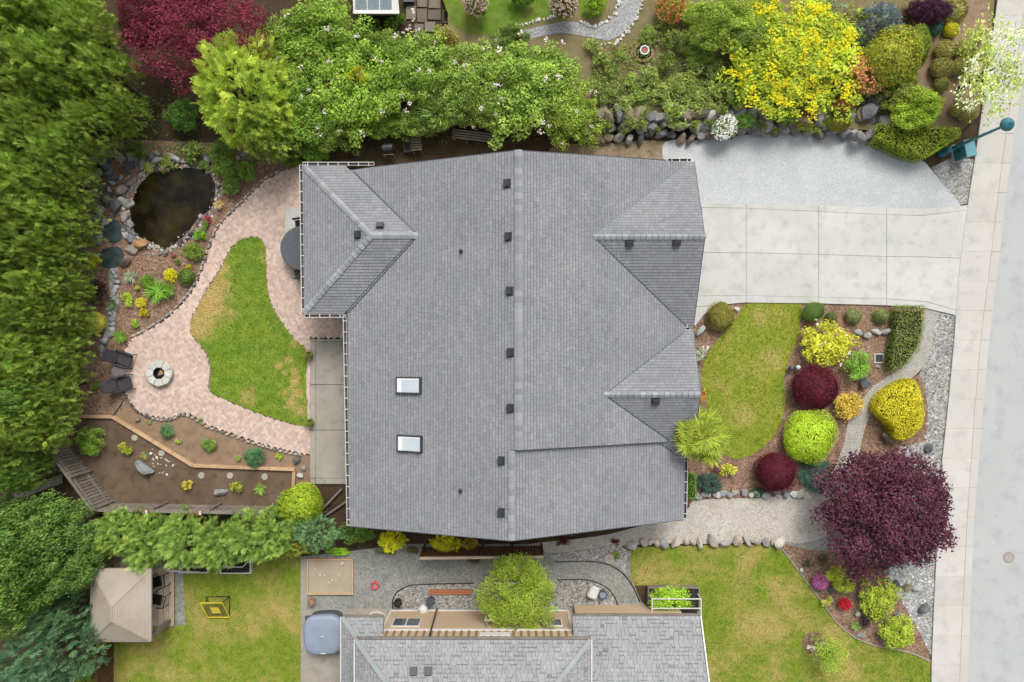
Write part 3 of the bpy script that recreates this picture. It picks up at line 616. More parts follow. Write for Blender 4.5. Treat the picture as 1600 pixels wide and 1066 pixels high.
stone_row('white_edging_stones', 'three white stones inside the round mulch tree ring', [(1258,1010),(1266,1011),(1276,1013)], 6, .14, .18, .02, WH, 1)
for px, py, a, b_, h, c, ro, lab in [
    (1094,516,10,6,.5,S(206,210,208),.9,'pale flat boulder at the lawn corner by the juniper ball'),
    (1151,483,5,4,.5,S(226,224,216),.3,'small white rock beside the bark bed by the driveway'),
    (1385,681,13,10,.8,S(160,152,134),.2,'mottled round boulder below the gold conifer'),
    (1348,598,8,10,1.0,S(122,128,136),.4,'blue-grey upright rock below the green bush'),
    (1450,699,8,8,.6,S(128,132,134),.2,'dark grey boulder in the pebble strip by the purple tree'),
    (1300,919,7,6,.6,S(130,142,146),.4,'blue-grey rock between the pink and yellow-green shrubs'),
    (1338,957,5,5,.8,S(206,206,196),.4,'pale upright stone near the red azalea'),
    (1344,992,8,5,.5,S(178,182,182),.2,'flat grey stone at the lawn edge of the side bed'),
    (1252,890,4,4,.6,S(226,226,222),.2,'small white boulder at the tip of the side bed'),
    (1397,912,9,7,.8,S(92,98,108),.7,'dark slate rock among white rocks under the purple tree'),
    (1417,916,10,6,.8,S(150,140,116),.3,'brown rock among the white rocks'),
    (1432,918,9,6,.6,S(190,198,200),.2,'pale grey boulder among the white rocks'),
    (1442,948,10,7,.8,S(150,156,158),.8,'two-tone grey boulder beside the pavement slabs'),
    (1402,962,7,8,.7,S(150,154,158),.4,'grey rock behind the lower yellow-green shrubs'),
    (230,730,19,8,.8,S(172,182,184),-.75,'long blue-white boulder lying on the raked soil'),
    (347,768,12,6,.6,S(186,190,190),0,'flat grey boulder at the foot of the raked soil bed'),
    (217,655,5,5,.9,S(160,150,134),0,'small round tan rock on the dirt bed'),
    (465,719,7,6,.7,S(130,134,132),.3,'dark rock at the corner of the tan dirt bed'),
    (475,731,5,6,.6,S(190,194,192),.2,'pale grey rock beside the concrete side patio'),
    (470,743,6,5,.6,S(232,232,226),.1,'white rock beside the end of the timber border')]:
    rock(px, py, a, b_, 0, h, ro, c, name='boulder', label=lab, cat='rock')
# ---------------------------------------------------------------- roofs
def clip(poly, win):                                  # convex window, ccw
    out = poly
    for i in range(len(win)):
        ax, ay = win[i]; bx, by = win[(i+1) % len(win)]; inp, out = out, []
        f = lambda p: (bx-ax)*(p[1]-ay) - (by-ay)*(p[0]-ax)
        for k in range(len(inp)):
            p, q = inp[k], inp[(k+1) % len(inp)]; fp_, fq = f(p), f(q)
            if fp_ >= 0: out.append(p)
            if (fp_ >= 0) != (fq >= 0):
                s = fp_ / (fp_ - fq); out.append((p[0]+(q[0]-p[0])*s, p[1]+(q[1]-p[1])*s))
        if len(out) < 3: return []
    return out
def ccw(p):
    a = sum(p[i][0]*p[(i+1)%len(p)][1]-p[(i+1)%len(p)][0]*p[i][1] for i in range(len(p)))
    return p if a > 0 else p[::-1]
class Plane:                                          # z = aX + bY + c
    def __init__(s, a, b, c): 
        s.a, s.b, s.c = a, b, c; s.n = Vector((-a, -b, 1)).normalized()
        up = Vector((a, b, 0)).normalized(); s.v = (up + Vector((0, 0, math.hypot(a, b)))).normalized(); s.u = s.v.cross(s.n)
        s.o = Vector((0, 0, c))
    def px(s, x, y): return Wpl(x, y, s.a, s.b, s.c)
    def uv(s, p): d = p - s.o; return (d.dot(s.u), d.dot(s.v))
    def w(s, u, v, n=0): return s.o + s.u*u + s.v*v + s.n*n
    def z(s, x, y): return s.a*x + s.b*y + s.c
def lay_roof(parent, pl, pts, expo, wmin, wmax, base, spread, dark=.72, slot=.008, seed=0, thick=.014, name='shingles', warm=.012, odd=.0, mat='shingle', dash=0):
    """pts: world points on the plane (convex). The deck slab and its shingles."""
    r = random.Random(seed); polys_ = [ccw([pl.uv(p) for p in q_]) for q_ in (pts if isinstance(pts[0], list) else [pts])]
    us = [p[0] for q_ in polys_ for p in q_]; vv = [p[1] for q_ in polys_ for p in q_]; dk = MB()
    for poly in polys_:
        n_ = len(poly); top = [pl.w(u, v, -.003) for u, v in poly]; bot = [p - Vector((0,0,.17)) for p in top]
        dk.mesh(top + bot, [tuple(range(n_)), tuple(range(n_, 2*n_))[::-1]] + [(i, n_+i, n_+(i+1)%n_, (i+1)%n_) for i in range(n_)])
    deck = dk.build('roof_deck', M['roofdeck'], parent)
    q = MB(); v0 = min(vv)
    while v0 < max(vv):
        u0 = min(us) - r.random() * wmax
        while u0 < max(us):
            w_ = r.uniform(wmin, wmax); k = base * (1 + spread * r.gauss(0, 1)); k = max(.3*base, k) * (r.choice([.62,.7,.8]) if r.random() < odd else 1.0); wm = r.gauss(0, warm)
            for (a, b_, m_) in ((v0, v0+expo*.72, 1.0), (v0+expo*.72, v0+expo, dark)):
                if dash and m_ != 1.0: m_ = r.choice((.55,.66,.75)) if r.random() < dash else .97  # tab shadows painted as random dark dashes in the upper strip
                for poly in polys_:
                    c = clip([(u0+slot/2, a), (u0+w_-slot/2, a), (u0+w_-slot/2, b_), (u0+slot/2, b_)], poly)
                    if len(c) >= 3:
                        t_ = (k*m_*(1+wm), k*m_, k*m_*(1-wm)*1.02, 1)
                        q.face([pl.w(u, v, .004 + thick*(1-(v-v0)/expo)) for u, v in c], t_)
                        if a == v0:
                            e = [p for p in c if abs(p[1]-v0) < 1e-6]
                            if len(e) == 2:
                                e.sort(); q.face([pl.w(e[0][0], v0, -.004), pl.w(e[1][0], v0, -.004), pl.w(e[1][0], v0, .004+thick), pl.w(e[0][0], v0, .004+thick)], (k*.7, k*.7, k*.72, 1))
            u0 += w_
        v0 += expo
    q.build(name, M[mat], deck, kind='stuff')
    return deck
def caps(parent, a, b, na, nb, step, w, col=1.0):       # ridge or hip caps from a to b; na, nb: normals of both sides
    a, b = Vector(a), Vector(b); d = (b-a); L = d.length; d.normalize(); n = max(1, int(L/step))
    sa = (na.cross(d)).normalized(); sb = (d.cross(nb)).normalized()
    if sa.z > 0: sa = -sa
    if sb.z > 0: sb = -sb
    up = (na+nb).normalized(); q = MB(); h0, h1 = .062, .022; s2 = step * 1.06
    q.mesh([up*h0, sa*w+na*(h0-.01), sb*w+nb*(h0-.01), d*s2+up*h1, d*s2+sa*w+na*(h1-.012), d*s2+sb*w+nb*(h1-.012),
            sa*w, sb*w, Vector((0,0,0))], [(0,1,4,3),(0,3,5,2),(1,0,8,6),(0,2,7,8),(1,6,4),(2,5,7)])
    off = wloc(parent); me = None
    for k in range(n):
        if me is None:
            o = q.build('ridge_cap', M['cap'], parent, world=False); me = o.data
        else: o = link('ridge_cap', me, None, parent)
        o.location = a + d*(L*k/n) - off; c = col*rnd.uniform(.84, 1.16); o.color = (c, c, c*1.01, 1)
def strip(parent, a, b, w, h, name, mat): q = MB(); q.bar(a, b, w, h); return q.build(name, mat, parent)
def gutter(parent, a, b, out, every=.53):               # white lip outside, debris inside, hangers across
    a, b, out = Vector(a), Vector(b), Vector(out); q = MB(); dn = Vector((0,0,-.12)); wd = .15
    q.bar(a+out*wd+dn*.45, b+out*wd+dn*.45, .022, .13); q.bar(a+out*.015+dn*.6, b+out*.015+dn*.6, .012, .10)
    for e in (a, b): q.bar(e+out*.0+dn*.5, e+out*(wd+.01)+dn*.5, .014, .12)
    g_ = q.build('gutter', M['white'], parent)
    q = MB(); q.bar(a+out*wd*.5+dn*.95, b+out*wd*.5+dn*.95, wd-.02, .02); q.build('debris', M['gutter_in'], g_)
    q = MB(); d = b-a; n = max(1, int(d.length/every))
    for k in range(n+1): c = a + d*(k+.5)/(n+1); q.bar(c-out*.03+dn*.02, c+out*wd+dn*.02, .03, .012)
    q.build('gutter_hangers', M['white'], g_, kind='stuff')

hs_ = root('house', (0,0,0), 'large house with grey shingle roof, two skylights and front gables', 'house')
q = MB(); q.prism([(-7.35,-8.3),(7.75,-8.3),(7.75,7.85),(-7.35,7.85)], 0, 2.6)
q.mesh([(-7.35,-8.3,2.6),(7.75,-8.3,2.55),(0,-8.3,5.35),(-7.35,-8.15,2.6),(7.75,-8.15,2.55),(0,-8.15,5.35)], [(0,1,2),(5,4,3),(0,2,5,3),(1,4,5,2)])
q.mesh([(-7.35,7.7,2.6),(7.75,7.7,2.55),(.28,7.7,5.5),(-7.35,7.85,2.6),(7.75,7.85,2.55),(.28,7.85,5.5)], [(0,1,2),(5,4,3),(0,2,5,3),(1,4,5,2)])
q.prism([(-9.5,1.8),(-7.36,1.8),(-7.36,7.9),(-9.5,7.9)], 0, 2.58)
q.prism([(7.76,1.1),(8.35,1.1),(8.35,7.84),(7.76,7.84)], 0, 2.6); q.prism([(7.76,-4.9),(8.3,-4.9),(8.3,.1),(7.76,.1)], 0, 2.6)
q.mesh([(8.33,1.1,2.6),(8.33,8.1,2.6),(8.33,4.74,4.3),(8.2,1.1,2.6),(8.2,8.1,2.6),(8.2,4.74,4.3)], [(0,1,2),(5,4,3),(0,2,5,3),(1,4,5,2)])
q.mesh([(8.28,-4.9,2.6),(8.28,.1,2.6),(8.28,-2.45,4.1),(8.15,-4.9,2.6),(8.15,.1,2.6),(8.15,-2.45,4.1)], [(0,1,2),(5,4,3),(0,2,5,3),(1,4,5,2)])
wl = q.build('wall', M['stucco'], hs_)
q = MB(); q.box(8.352,8.40,2.1,6.9,.05,2.3); gd = q.build('garage_door', M['white'], hs_)
for k in range(4): q = MB(); q.box(8.40,8.415,2.15,6.85,.08+k*.56,.08+k*.56+.52); q.build('panel', M['white'], gd, bevel=.01)
for (x0,x1,y0,y1,z0,z1) in [(8.302,8.34,-3.6,-1.4,.8,2.2),(-7.39,-7.352,-4.6,-2.6,.2,2.2),(-7.39,-7.352,-1.4,.4,.9,2.2),(-9.54,-9.502,3.2,4.8,.9,2.1)]:
    q = MB(); q.box(x0,x1,y0,y1,z0,z1); w_ = q.build('window', M['white'], hs_)
    q = MB(); q.box(x0-.01,x1+.01,y0+.07,y1-.07,z0+.07,z1-.07); q.build('pane', M['glass'], w_)
PW = Plane(.36,0,5.726); PE = Plane(-.36,0,5.931); PE2 = Plane(-.36,0,5.704)
G1N, G1S = Plane(0,-.443,6.70), Plane(0,.415,2.634); G2N, G2S = Plane(0,-.5025,3.176), Plane(0,.5144,5.673)
WW, WN, WS = Plane(.36,0,6.5), Plane(0,-.36,5.924), Plane(0,.36,2.425)
RB, RSP = .236, .055
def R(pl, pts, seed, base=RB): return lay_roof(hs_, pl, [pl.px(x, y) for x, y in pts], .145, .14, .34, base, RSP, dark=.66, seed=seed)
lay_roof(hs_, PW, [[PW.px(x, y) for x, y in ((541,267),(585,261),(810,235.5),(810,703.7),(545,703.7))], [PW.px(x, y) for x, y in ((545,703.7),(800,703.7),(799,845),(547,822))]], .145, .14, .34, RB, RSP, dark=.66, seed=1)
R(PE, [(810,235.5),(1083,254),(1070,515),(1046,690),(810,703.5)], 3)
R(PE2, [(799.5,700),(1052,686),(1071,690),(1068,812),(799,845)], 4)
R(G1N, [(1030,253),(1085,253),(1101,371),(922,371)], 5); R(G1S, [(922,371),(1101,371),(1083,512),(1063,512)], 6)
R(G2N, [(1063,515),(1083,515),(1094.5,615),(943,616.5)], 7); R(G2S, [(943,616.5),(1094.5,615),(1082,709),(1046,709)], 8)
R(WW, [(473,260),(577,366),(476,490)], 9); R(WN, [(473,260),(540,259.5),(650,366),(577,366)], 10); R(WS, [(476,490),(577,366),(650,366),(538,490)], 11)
rf = hs_
def meet(p1, p2, y=None, x=None):                       # point on both planes at a given x or y
    if y is not None: X = (p2.b*y+p2.c-p1.b*y-p1.c)/(p1.a-p2.a); return Vector((X, y, p1.z(X, y)))
    Y = (p2.a*x+p2.c-p1.a*x-p1.c)/(p1.b-p2.b); return Vector((x, Y, p1.z(x, Y)))
lift = Vector((0,0,.02))
def ridge(p1, p2, w, y=None, x=None, col=1.0):
    A, B = (meet(p1,p2,y=y[0]), meet(p1,p2,y=y[1])) if y else (meet(p1,p2,x=x[0]), meet(p1,p2,x=x[1]))
    caps(rf, A+lift, B+lift, p1.n, p2.n, .262, w, col)
ridge(PW, PE, .165, y=(8.33,-4.74)); ridge(PW, PE2, .13, y=(-4.8,-8.73))
ridge(WW, WN, .14, y=(8.38,4.86)); ridge(WW, WS, .14, y=(1.34,4.86)); ridge(WN, WS, .15, x=(-6.46,-4.3))
ridge(G1N, G1S, .13, x=(3.68,8.8)); ridge(G2N, G2S, .13, x=(4.2,8.62))
zo = Vector((0,0,.012))
for p1, p2, ya, yb in [(PW,WN,8.1,4.95),(PW,WS,1.35,4.78),(PE,G1N,8.35,4.8),(PE,G1S,.75,4.68),(PE,G2N,.45,-2.4),(PE,G2S,-4.7,-2.5),(PE2,G2S,-5.35,-4.85)]:
    A, B = meet(p1,p2,y=ya), meet(p1,p2,y=yb); strip(rf, A+zo, B+zo, .07, .03, 'valley_flashing', M['flash'])
# gutters
gutter(hs_, WW.px(473,258), WW.px(476,491), (-1,0,0)); gutter(hs_, WS.px(476,491), WS.px(539,491), (0,-1,0)); gutter(hs_, PW.px(541,493), PW.px(547,821), (-1,0,0))
gutter(hs_, WN.px(473,258.5), Vector((WN.px(584,258.5).x, WN.px(584,258.5).y, 2.9)), (0,1,0)); gutter(hs_, PE2.px(1070,712), PE2.px(1068,811), (1,0,0))
gutter(hs_, G1N.px(1044,252.5), G1N.px(1080,252.5), (0,1,0)); gutter(hs_, G2S.px(1048,709.5), G2S.px(1075,709.5), (0,-1,0)); gutter(hs_, PE.px(1069,490), PE.px(1069,512), (1,0,0)); gutter(hs_, G1S.px(1069,512), G1S.px(1081,512), (0,-1,0))
# barge boards on the rakes
for pl, a, b_ in [(PW,(585,261),(806,235)),(PE,(806,235),(1040,250)),(PW,(547,822.5),(799,845.5)),(PE2,(799,845.5),(1068,812.5)),(G1N,(1085,253),(1101.5,371)),(G1S,(1101.5,371),(1083.5,512)),(G2N,(1083.5,515),(1095,615)),(G2S,(1095,615),(1082.5,709))]:
    strip(hs_, pl.px(*a)+Vector((0,0,-.07)), pl.px(*b_)+Vector((0,0,-.07)), .03, .17, 'barge_board', M['darkgrey'])
# roof vents and pipes
def on_plane(o, pl, px, py, parent=None):
    p = pl.px(px, py); M3 = Matrix((pl.u, pl.v, pl.n)).transposed(); o.matrix_basis = Matrix.Translation(p - (wloc(parent) if parent else Vector())) @ M3.to_4x4()
vm_ = None
for pl, px, py in [(PW,793,287),(PW,795,370),(PW,797,455),(PW,798,551),(PW,798,638),(PW,784,720),(PW,784,801),(WW,560,367),(WN,594,354),(G1S,983,380),(G1S,1057,379),(G2S,1024,626)]:
    if vm_ is None:
        q = MB(); q.box(-.2,.2,-.15,.15,.01,.035); q.mesh([(-.16,-.12,.03),(.16,-.12,.03),(.16,.1,.03),(-.16,.1,.03),(-.17,-.15,.15),(.17,-.15,.15),(.13,.08,.17),(-.13,.08,.17)], [(0,1,5,4),(1,2,6,5),(2,3,7,6),(3,0,4,7),(4,5,6,7)])
        o = q.build('roof_vent', M['vent'], hs_, world=False); vm_ = o.data
    else: o = link('roof_vent', vm_, None, hs_)
    on_plane(o, pl, px, py, hs_)
for px, py in [(721,393),(720,767)]:
    q = MB(); q.lathe([(.12,.012),(.10,.03),(.055,.06),(.045,.07),(.045,.28),(.034,.28),(.034,.18)], 14); o = q.build('vent_pipe', M['vent'], hs_, world=False)
    o.location = PW.px(px, py)
def skylight(px, py):
    e = link('skylight', None, parent=hs_); on_plane(e, PW, px, py, hs_)
    q = MB(); a, b_ = .385, .64
    for x0,x1,y0,y1 in ((-a,a,-b_,-b_+.07),(-a,a,b_-.07,b_),(-a,-a+.06,-b_+.07,b_-.07),(a-.06,a,-b_+.07,b_-.07)): q.box(x0,x1,y0,y1,-.05,.17)
    q.build('frame', M['vent'], e, world=False)
    q = MB(); q.face([(-a+.06,-b_+.07,.15),(a-.06,-b_+.07,.15),(a-.06,b_-.07,.15),(-a+.06,b_-.07,.15)]); q.build('pane', M['skyglass'], e, world=False)
    q = MB(); q.box(-a+.06,a-.06,-b_+.07,-b_+.30,.152,.158); q.box(a-.17,a-.06,-b_+.30,b_-.07,.152,.158) if False else q.box(-a+.06,-a+.13,-b_+.30,b_-.07,.152,.158); q.build('shaft_strip', M['skyshaft'], e, world=False)  # white strips over two pane edges, standing in for the shaft walls inside
skylight(640,602); skylight(641.5,693)

# ---------------------------------------------------------------- neighbour's house to the south
nh = root('neighbour_house', (0,-18,0), 'beige house with pale grey tabbed shingle roof and striped upper wall', 'house')
q = MB(); q.prism([(-6.3,-23),(3.2,-23),(3.2,-14.05),(-6.3,-14.05)], 0, 4.3); q.prism([(-7.8,-23),(-6.31,-23),(-6.31,-14.3),(-7.8,-14.3)], 0, 2.5); q.prism([(3.21,-23),(8.6,-23),(8.6,-13.75),(3.21,-13.75)], 0, 2.6)
q.build('wall', M['siding'], nh)
for z_, h_ in ((.04,.09),(2.43,.12)): strip(nh, (-6.3,-14.02,z_), (2.95,-14.02,z_), .06, h_, 'trim_board', M['white'])
strip(nh, (-6.28,-14.02,.1), (-6.28,-14.02,2.37), .06, .1, 'corner_board', M['white']); strip(nh, (2.9,-14.02,.1), (2.9,-14.02,2.37), .06, .1, 'corner_board', M['white'])
for k in range(26):
    x = -6.1 + k*.36; q = MB(); q.box(x, x+.13, -14.05, -14.03, 2.5, 4.25); q.build('wall_stripe', M['stripe'], nh)  # thin brown strips, evenly spaced along the upper wall
w0 = W(608,984); xl = -6.3 + .35
q = MB(); q.box(xl, xl+1.4, -14.05, -14.0, 1.1, 2.05); wn = q.build('window', M['white'], nh)
for x0, x1 in ((.06,.67),(.73,1.34)): q = MB(); q.box(xl+x0, xl+x1, -14.01, -13.99, 1.16, 1.99); q.build('pane', M['glass'], wn)
q = MB(); q.box(1.9,2.5,-14.05,-14.0,1.2,2.0); wn = q.build('window', M['white'], nh); q = MB(); q.box(1.96,2.44,-14.01,-13.99,1.26,1.94); q.build('pane', M['glass'], wn)
q = MB(); q.box(-1.55,-.1,-14.05,-14.0,2.75,3.1); q.build('wall_light', M['white'], nh)
q = MB(); q.tube([(-3.9,-13.93,.02),(-3.9,-13.93,3.9),(-3.9,-13.7,4.2)], .04, 8); q.build('downspout', M['black'], nh)
U_N, U_W, U_E = Plane(0,-.5,-2.425), Plane(.5,0,4.4+.5*7.135), Plane(-.5,0,4.4+.5*3.57)
L_N, L_W, R_N = Plane(0,-.5,2.6-.5*13.36), Plane(.5,0,2.6+.5*8.2), Plane(0,-.55,2.7-.55*13.26)
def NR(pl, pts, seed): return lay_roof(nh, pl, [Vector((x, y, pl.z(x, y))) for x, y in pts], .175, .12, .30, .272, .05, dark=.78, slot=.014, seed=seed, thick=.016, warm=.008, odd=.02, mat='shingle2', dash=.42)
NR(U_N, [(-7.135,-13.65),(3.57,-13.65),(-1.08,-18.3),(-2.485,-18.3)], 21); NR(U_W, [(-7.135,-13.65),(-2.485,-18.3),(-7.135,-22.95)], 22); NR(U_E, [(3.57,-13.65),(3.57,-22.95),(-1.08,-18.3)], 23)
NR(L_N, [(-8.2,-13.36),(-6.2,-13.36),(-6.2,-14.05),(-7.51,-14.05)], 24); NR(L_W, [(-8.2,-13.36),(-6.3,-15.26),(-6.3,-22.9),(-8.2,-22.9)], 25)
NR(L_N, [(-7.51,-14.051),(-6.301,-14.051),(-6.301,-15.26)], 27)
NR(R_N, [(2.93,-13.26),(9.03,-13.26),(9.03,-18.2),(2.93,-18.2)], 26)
P3 = lambda pl, x, y: Vector((x, y, pl.z(x, y)))
def smooth_cap(a, b_): q = MB(); q.bar(a+Vector((0,0,.03)), b_+Vector((0,0,.03)), .22, .04); q.build('hip_cap', M['cap'], nh).color = (1.05,1.12,1.04,1)
smooth_cap(P3(U_N,-7.135,-13.65), P3(U_N,-2.485,-18.3)); smooth_cap(P3(U_N,3.57,-13.65), P3(U_N,-1.08,-18.3)); smooth_cap(P3(L_N,-8.2,-13.36), P3(L_N,-6.3,-15.26))
for a, b_ in ((P3(U_W,-7.2,-13.65),P3(U_W,-7.2,-22.9)),(P3(U_E,3.64,-13.65),P3(U_E,3.64,-22.9)),(P3(L_W,-8.27,-13.36),P3(L_W,-8.27,-22.9)),(P3(R_N,9.09,-13.26),P3(R_N,9.09,-18.2))):
    strip(nh, a, b_, .06, .12, 'gutter', M['white'])
for a, b_ in ((P3(U_N,-7.135,-13.58),P3(U_N,3.57,-13.58)),(P3(L_N,-8.2,-13.30),P3(L_N,-6.2,-13.30)),(P3(R_N,2.93,-13.2),P3(R_N,9.03,-13.2))):
    strip(nh, a+Vector((0,0,-.02)), b_+Vector((0,0,-.02)), .09, .1, 'gutter', M['oldwood'])
for px, py in [(646,1049),(669,1049)]:
    q = MB(); q.box(-.13,.13,-.16,.16,.01,.16); q.box(-.17,.17,-.19,.19,.005,.03); o = q.build('roof_vent', M['vent'], nh, world=False); on_plane(o, U_N, px, py, nh)
# corner of the neighbour's building beyond the flowering hedge
ns = root('greenhouse', W(590,-20), 'white framed low glass frame with grey panes above small bushes', 'greenhouse')
A, B = W(552,19,1.1), W(624,19,1.1)
q = MB(); q.prism([(A.x+.3,A.y+.35),(B.x-.3,A.y+.35),(B.x-.3,A.y+5),(A.x+.3,A.y+5)], 0, 1.0); q.build('wall', M['white'], ns)
RP = Plane(0,.18,1.1-.18*A.y)
q = MB(); pp = [P3(RP,A.x,A.y),P3(RP,B.x,A.y),P3(RP,B.x-.4,A.y+5),P3(RP,A.x,A.y+5)]; q.mesh(pp+[p-Vector((0,0,.08)) for p in pp],[(0,1,2,3),(7,6,5,4),(0,4,5,1),(1,5,6,2),(2,6,7,3),(3,7,4,0)]); q.build('roof', M['white'], ns)
for k in range(3):
    x0 = A.x + .12 + k*((B.x-A.x-.45)/3); x1 = x0 + (B.x-A.x-.45)/3 - .05; q = MB(); q.face([P3(RP,x0,A.y+.12)+zo,P3(RP,x1,A.y+.12)+zo,P3(RP,x1,A.y+4.8)+zo,P3(RP,x0,A.y+4.8)+zo]); q.build('pane', plain('greenhouse_pane_%d' % k, S(132,148,152), .15), ns)
strip(ns, A+Vector((0,-.05,.02)), B+Vector((0,-.05,.02)), .12, .1, 'gutter', M['white'])
# ---------------------------------------------------------------- objects
def box_obj(name, mat, parent, x0,x1,y0,y1,z0,z1, bevel=0, color=None):
    q = MB(); q.box(x0,x1,y0,y1,z0,z1); o = q.build(name, M[mat], parent, world=False, bevel=bevel)
    if color: o.color = color
    return o
# street lamp
lb = W(1470,240)
lp = root('street_lamp', lb, 'teal street lamp with round head beside the pavement', 'street lamp')
q = MB(); q.lathe([(.23,0),(.23,.12),(.19,.2),(.17,.75),(.2,.8),(.12,.9),(.09,1.0)], 16); q.build('base', M['teal'], lp, world=False, smooth=True)
q = MB(); q.tube([(0,0,.95),(0,0,4.5)], [.085,.06], 12); q.build('pole', M['teal'], lp, world=False, smooth=True)
q = MB(); q.lathe([(.07,4.4),(.16,4.5),(.24,4.62),(.25,4.74)], 20); q.build('lamp_glass', M['lampglass'], lp, world=False, smooth=True)
q = MB(); q.lathe([(.30,4.72),(.31,4.78),(.27,4.88),(.17,4.97),(.07,5.02),(.05,5.08),(.0,5.1)], 20); q.build('lamp_cap', M['teal'], lp, world=False, smooth=True)
# utility box
ub = root('utility_box', W(1516,231,1.05)*1.0, 'teal metal utility box on the verge below the street lamp', 'utility box', rz=.2); ub.location.z = 0
box_obj('plinth', 'kerb', ub, -.30,.30,-.46,.46,0,.08); box_obj('cabinet', 'teal', ub, -.24,.24,-.40,.40,.08,1.02,.01); box_obj('lid', 'teal_lit', ub, -.27,.27,-.43,.43,1.02,1.08,.01)
d_ = box_obj('door', 'teal', ub, -.25,-.241,-.36,.36,.12,.98); q = MB(); q.box(-.275,-.25,-.05,.05,.5,.58); q.build('handle', M['black'], d_, world=False)
# manhole
mh = root('manhole_cover', W(1576,871,.013), 'round iron manhole cover set in the road', 'manhole cover'); mh.location.z = .014
q = MB(); q.lathe([(.30,0),(.30,.006)], 28); q.build('rim', M['iron'], mh, world=False); q = MB(); q.lathe([(.25,.004),(.25,.012)], 28)
q.build('lid', M['iron'], mh, world=False)
q = MB()
for k in range(8): a = k*.7854; q.bar((.06*math.cos(a),.06*math.sin(a),.014),(.22*math.cos(a),.22*math.sin(a),.014),.02,.006)
q.build('ribs', M['kerb'], mh, world=False)
# fire pit
fz = .076
fpit = root('fire_pit', W(253,583,fz), 'round fire pit of pale wedge stone blocks on the brick circle', 'fire pit')
r0, r1 = .30, .66
for tier, zz in ((0,0),(1,.17)):
    for k in range(8):
        a0, a1 = k*.7854+.018+tier*.35, (k+1)*.7854-.018+tier*.35; am = (a0+a1)/2; ri, ro = r0, r1-.02*(1-tier)
        P4 = [(ri*math.cos(a0),ri*math.sin(a0)),(ro*math.cos(a0),ro*math.sin(a0)),(ro*1.04*math.cos(am),ro*1.04*math.sin(am)),(ro*math.cos(a1),ro*math.sin(a1)),(ri*math.cos(a1),ri*math.sin(a1))]
        q = MB(); q.prism(P4, zz, zz+.165); o = q.build('block', M['firestone'], fpit, world=False, bevel=.02); c = rnd.uniform(.85,1.08); o.color = (c,c,c*.98,1)
q = MB(); q.lathe([(.30,.02),(.30,.33),(.27,.33),(.27,.04)], 20); q.build('liner', M['black'], fpit, world=False)
q = MB(); q.lathe([(.27,.02),(.27,.05)], 16); q.build('ash_bed', M['ash'], fpit, world=False)
o = rock(253,583,6,5,fz,.6,parent=fpit,col=S(196,170,144),name='burnt_log_stone'); o.location = (0,0,.12)
# wicker armchairs and side table
def armchair(px, py, rz, label):
    t_ = root('patio_armchair', W(px, py, fz), label, 'chair', 'wicker armchairs by the fire pit', rz); t_.location.z = fz
    box_obj('seat', 'wicker', t_, -.28,.42,-.31,.31,.26,.40,.03); q = MB()
    Mx = Matrix.Translation((-.30,0,.36)) @ Matrix.Rotation(math.radians(-38),4,'Y'); q.box(-.05,.05,-.33,.33,0,.78,None,Mx); q.build('backrest', M['wicker'], t_, world=False, bevel=.03)
    for s in (-1,1):
        q = MB(); q.box(-.42,.42,s*.37-.05,s*.37+.05,.54,.60); q.build('armrest', M['wicker'], t_, world=False, bevel=.02)
        for x in (-.38,.40): q = MB(); q.tube([(x,s*.37,0),(x,s*.37,.55)], .025, 8); q.build('leg', M['black'], t_, world=False)
    return t_
armchair(199,561,-.32,'dark wicker armchair beside the fire pit, its back to the stream stones'); armchair(198,599,.22,'dark wicker armchair beside the fire pit, nearer the raked soil bed')
stb = root('side_table', W(193,580,fz), 'small round brown table between two wicker armchairs', 'table'); stb.location.z = fz
q = MB(); q.lathe([(.33,.45),(.34,.47),(.33,.49)], 24); q.build('table_top', plain('brown_table', S(120,108,112), .5), stb, world=False)
for k in range(3): a = k*2.094; q = MB(); q.tube([(.22*math.cos(a),.22*math.sin(a),0),(.12*math.cos(a),.12*math.sin(a),.46)], .018, 8); q.build('leg', M['black'], stb, world=False)
# round dining table at the house with tucked chairs
dt = root('patio_table', W(473,388,.75), 'large round charcoal patio table tucked under the eave', 'table'); dt.location.z = fz
q = MB(); q.lathe([(1.08,.70),(1.12,.72),(1.12,.745),(1.09,.755),(0,.757)], 40); q.build('table_top', M['darkgrey'], dt, world=False, smooth=False)
q = MB(); q.lathe([(.32,0),(.3,.04),(.07,.08),(.06,.7)], 20); q.build('pedestal', M['black'], dt, world=False)
def diner(px, py, rz, label):
    t_ = root('dining_chair', W(px, py, .5), label, 'chair', 'black patio dining chairs', rz); t_.location.z = fz
    box_obj('seat','black',t_,-.24,.24,-.24,.24,.42,.47,.015); q = MB()
    for z_ in (.58,.68,.78,.88): q.box(-.23,.23,-.27,-.245,z_,z_+.06)
    q.build('backrest', M['black'], t_, world=False)
    for sx in (-1,1):
        for sy in (-1,1): q = MB(); q.tube([(sx*.22,sy*.22,0),(sx*.22,sy*.22,.92 if sy < 0 else .44)], .016, 8); q.build('leg', M['black'], t_, world=False)
diner(468,428,.15,'black patio chair on the lawn-patio side of the round charcoal table'); diner(469,351,3.3,'black patio chair beside the pale slab at the round charcoal table')
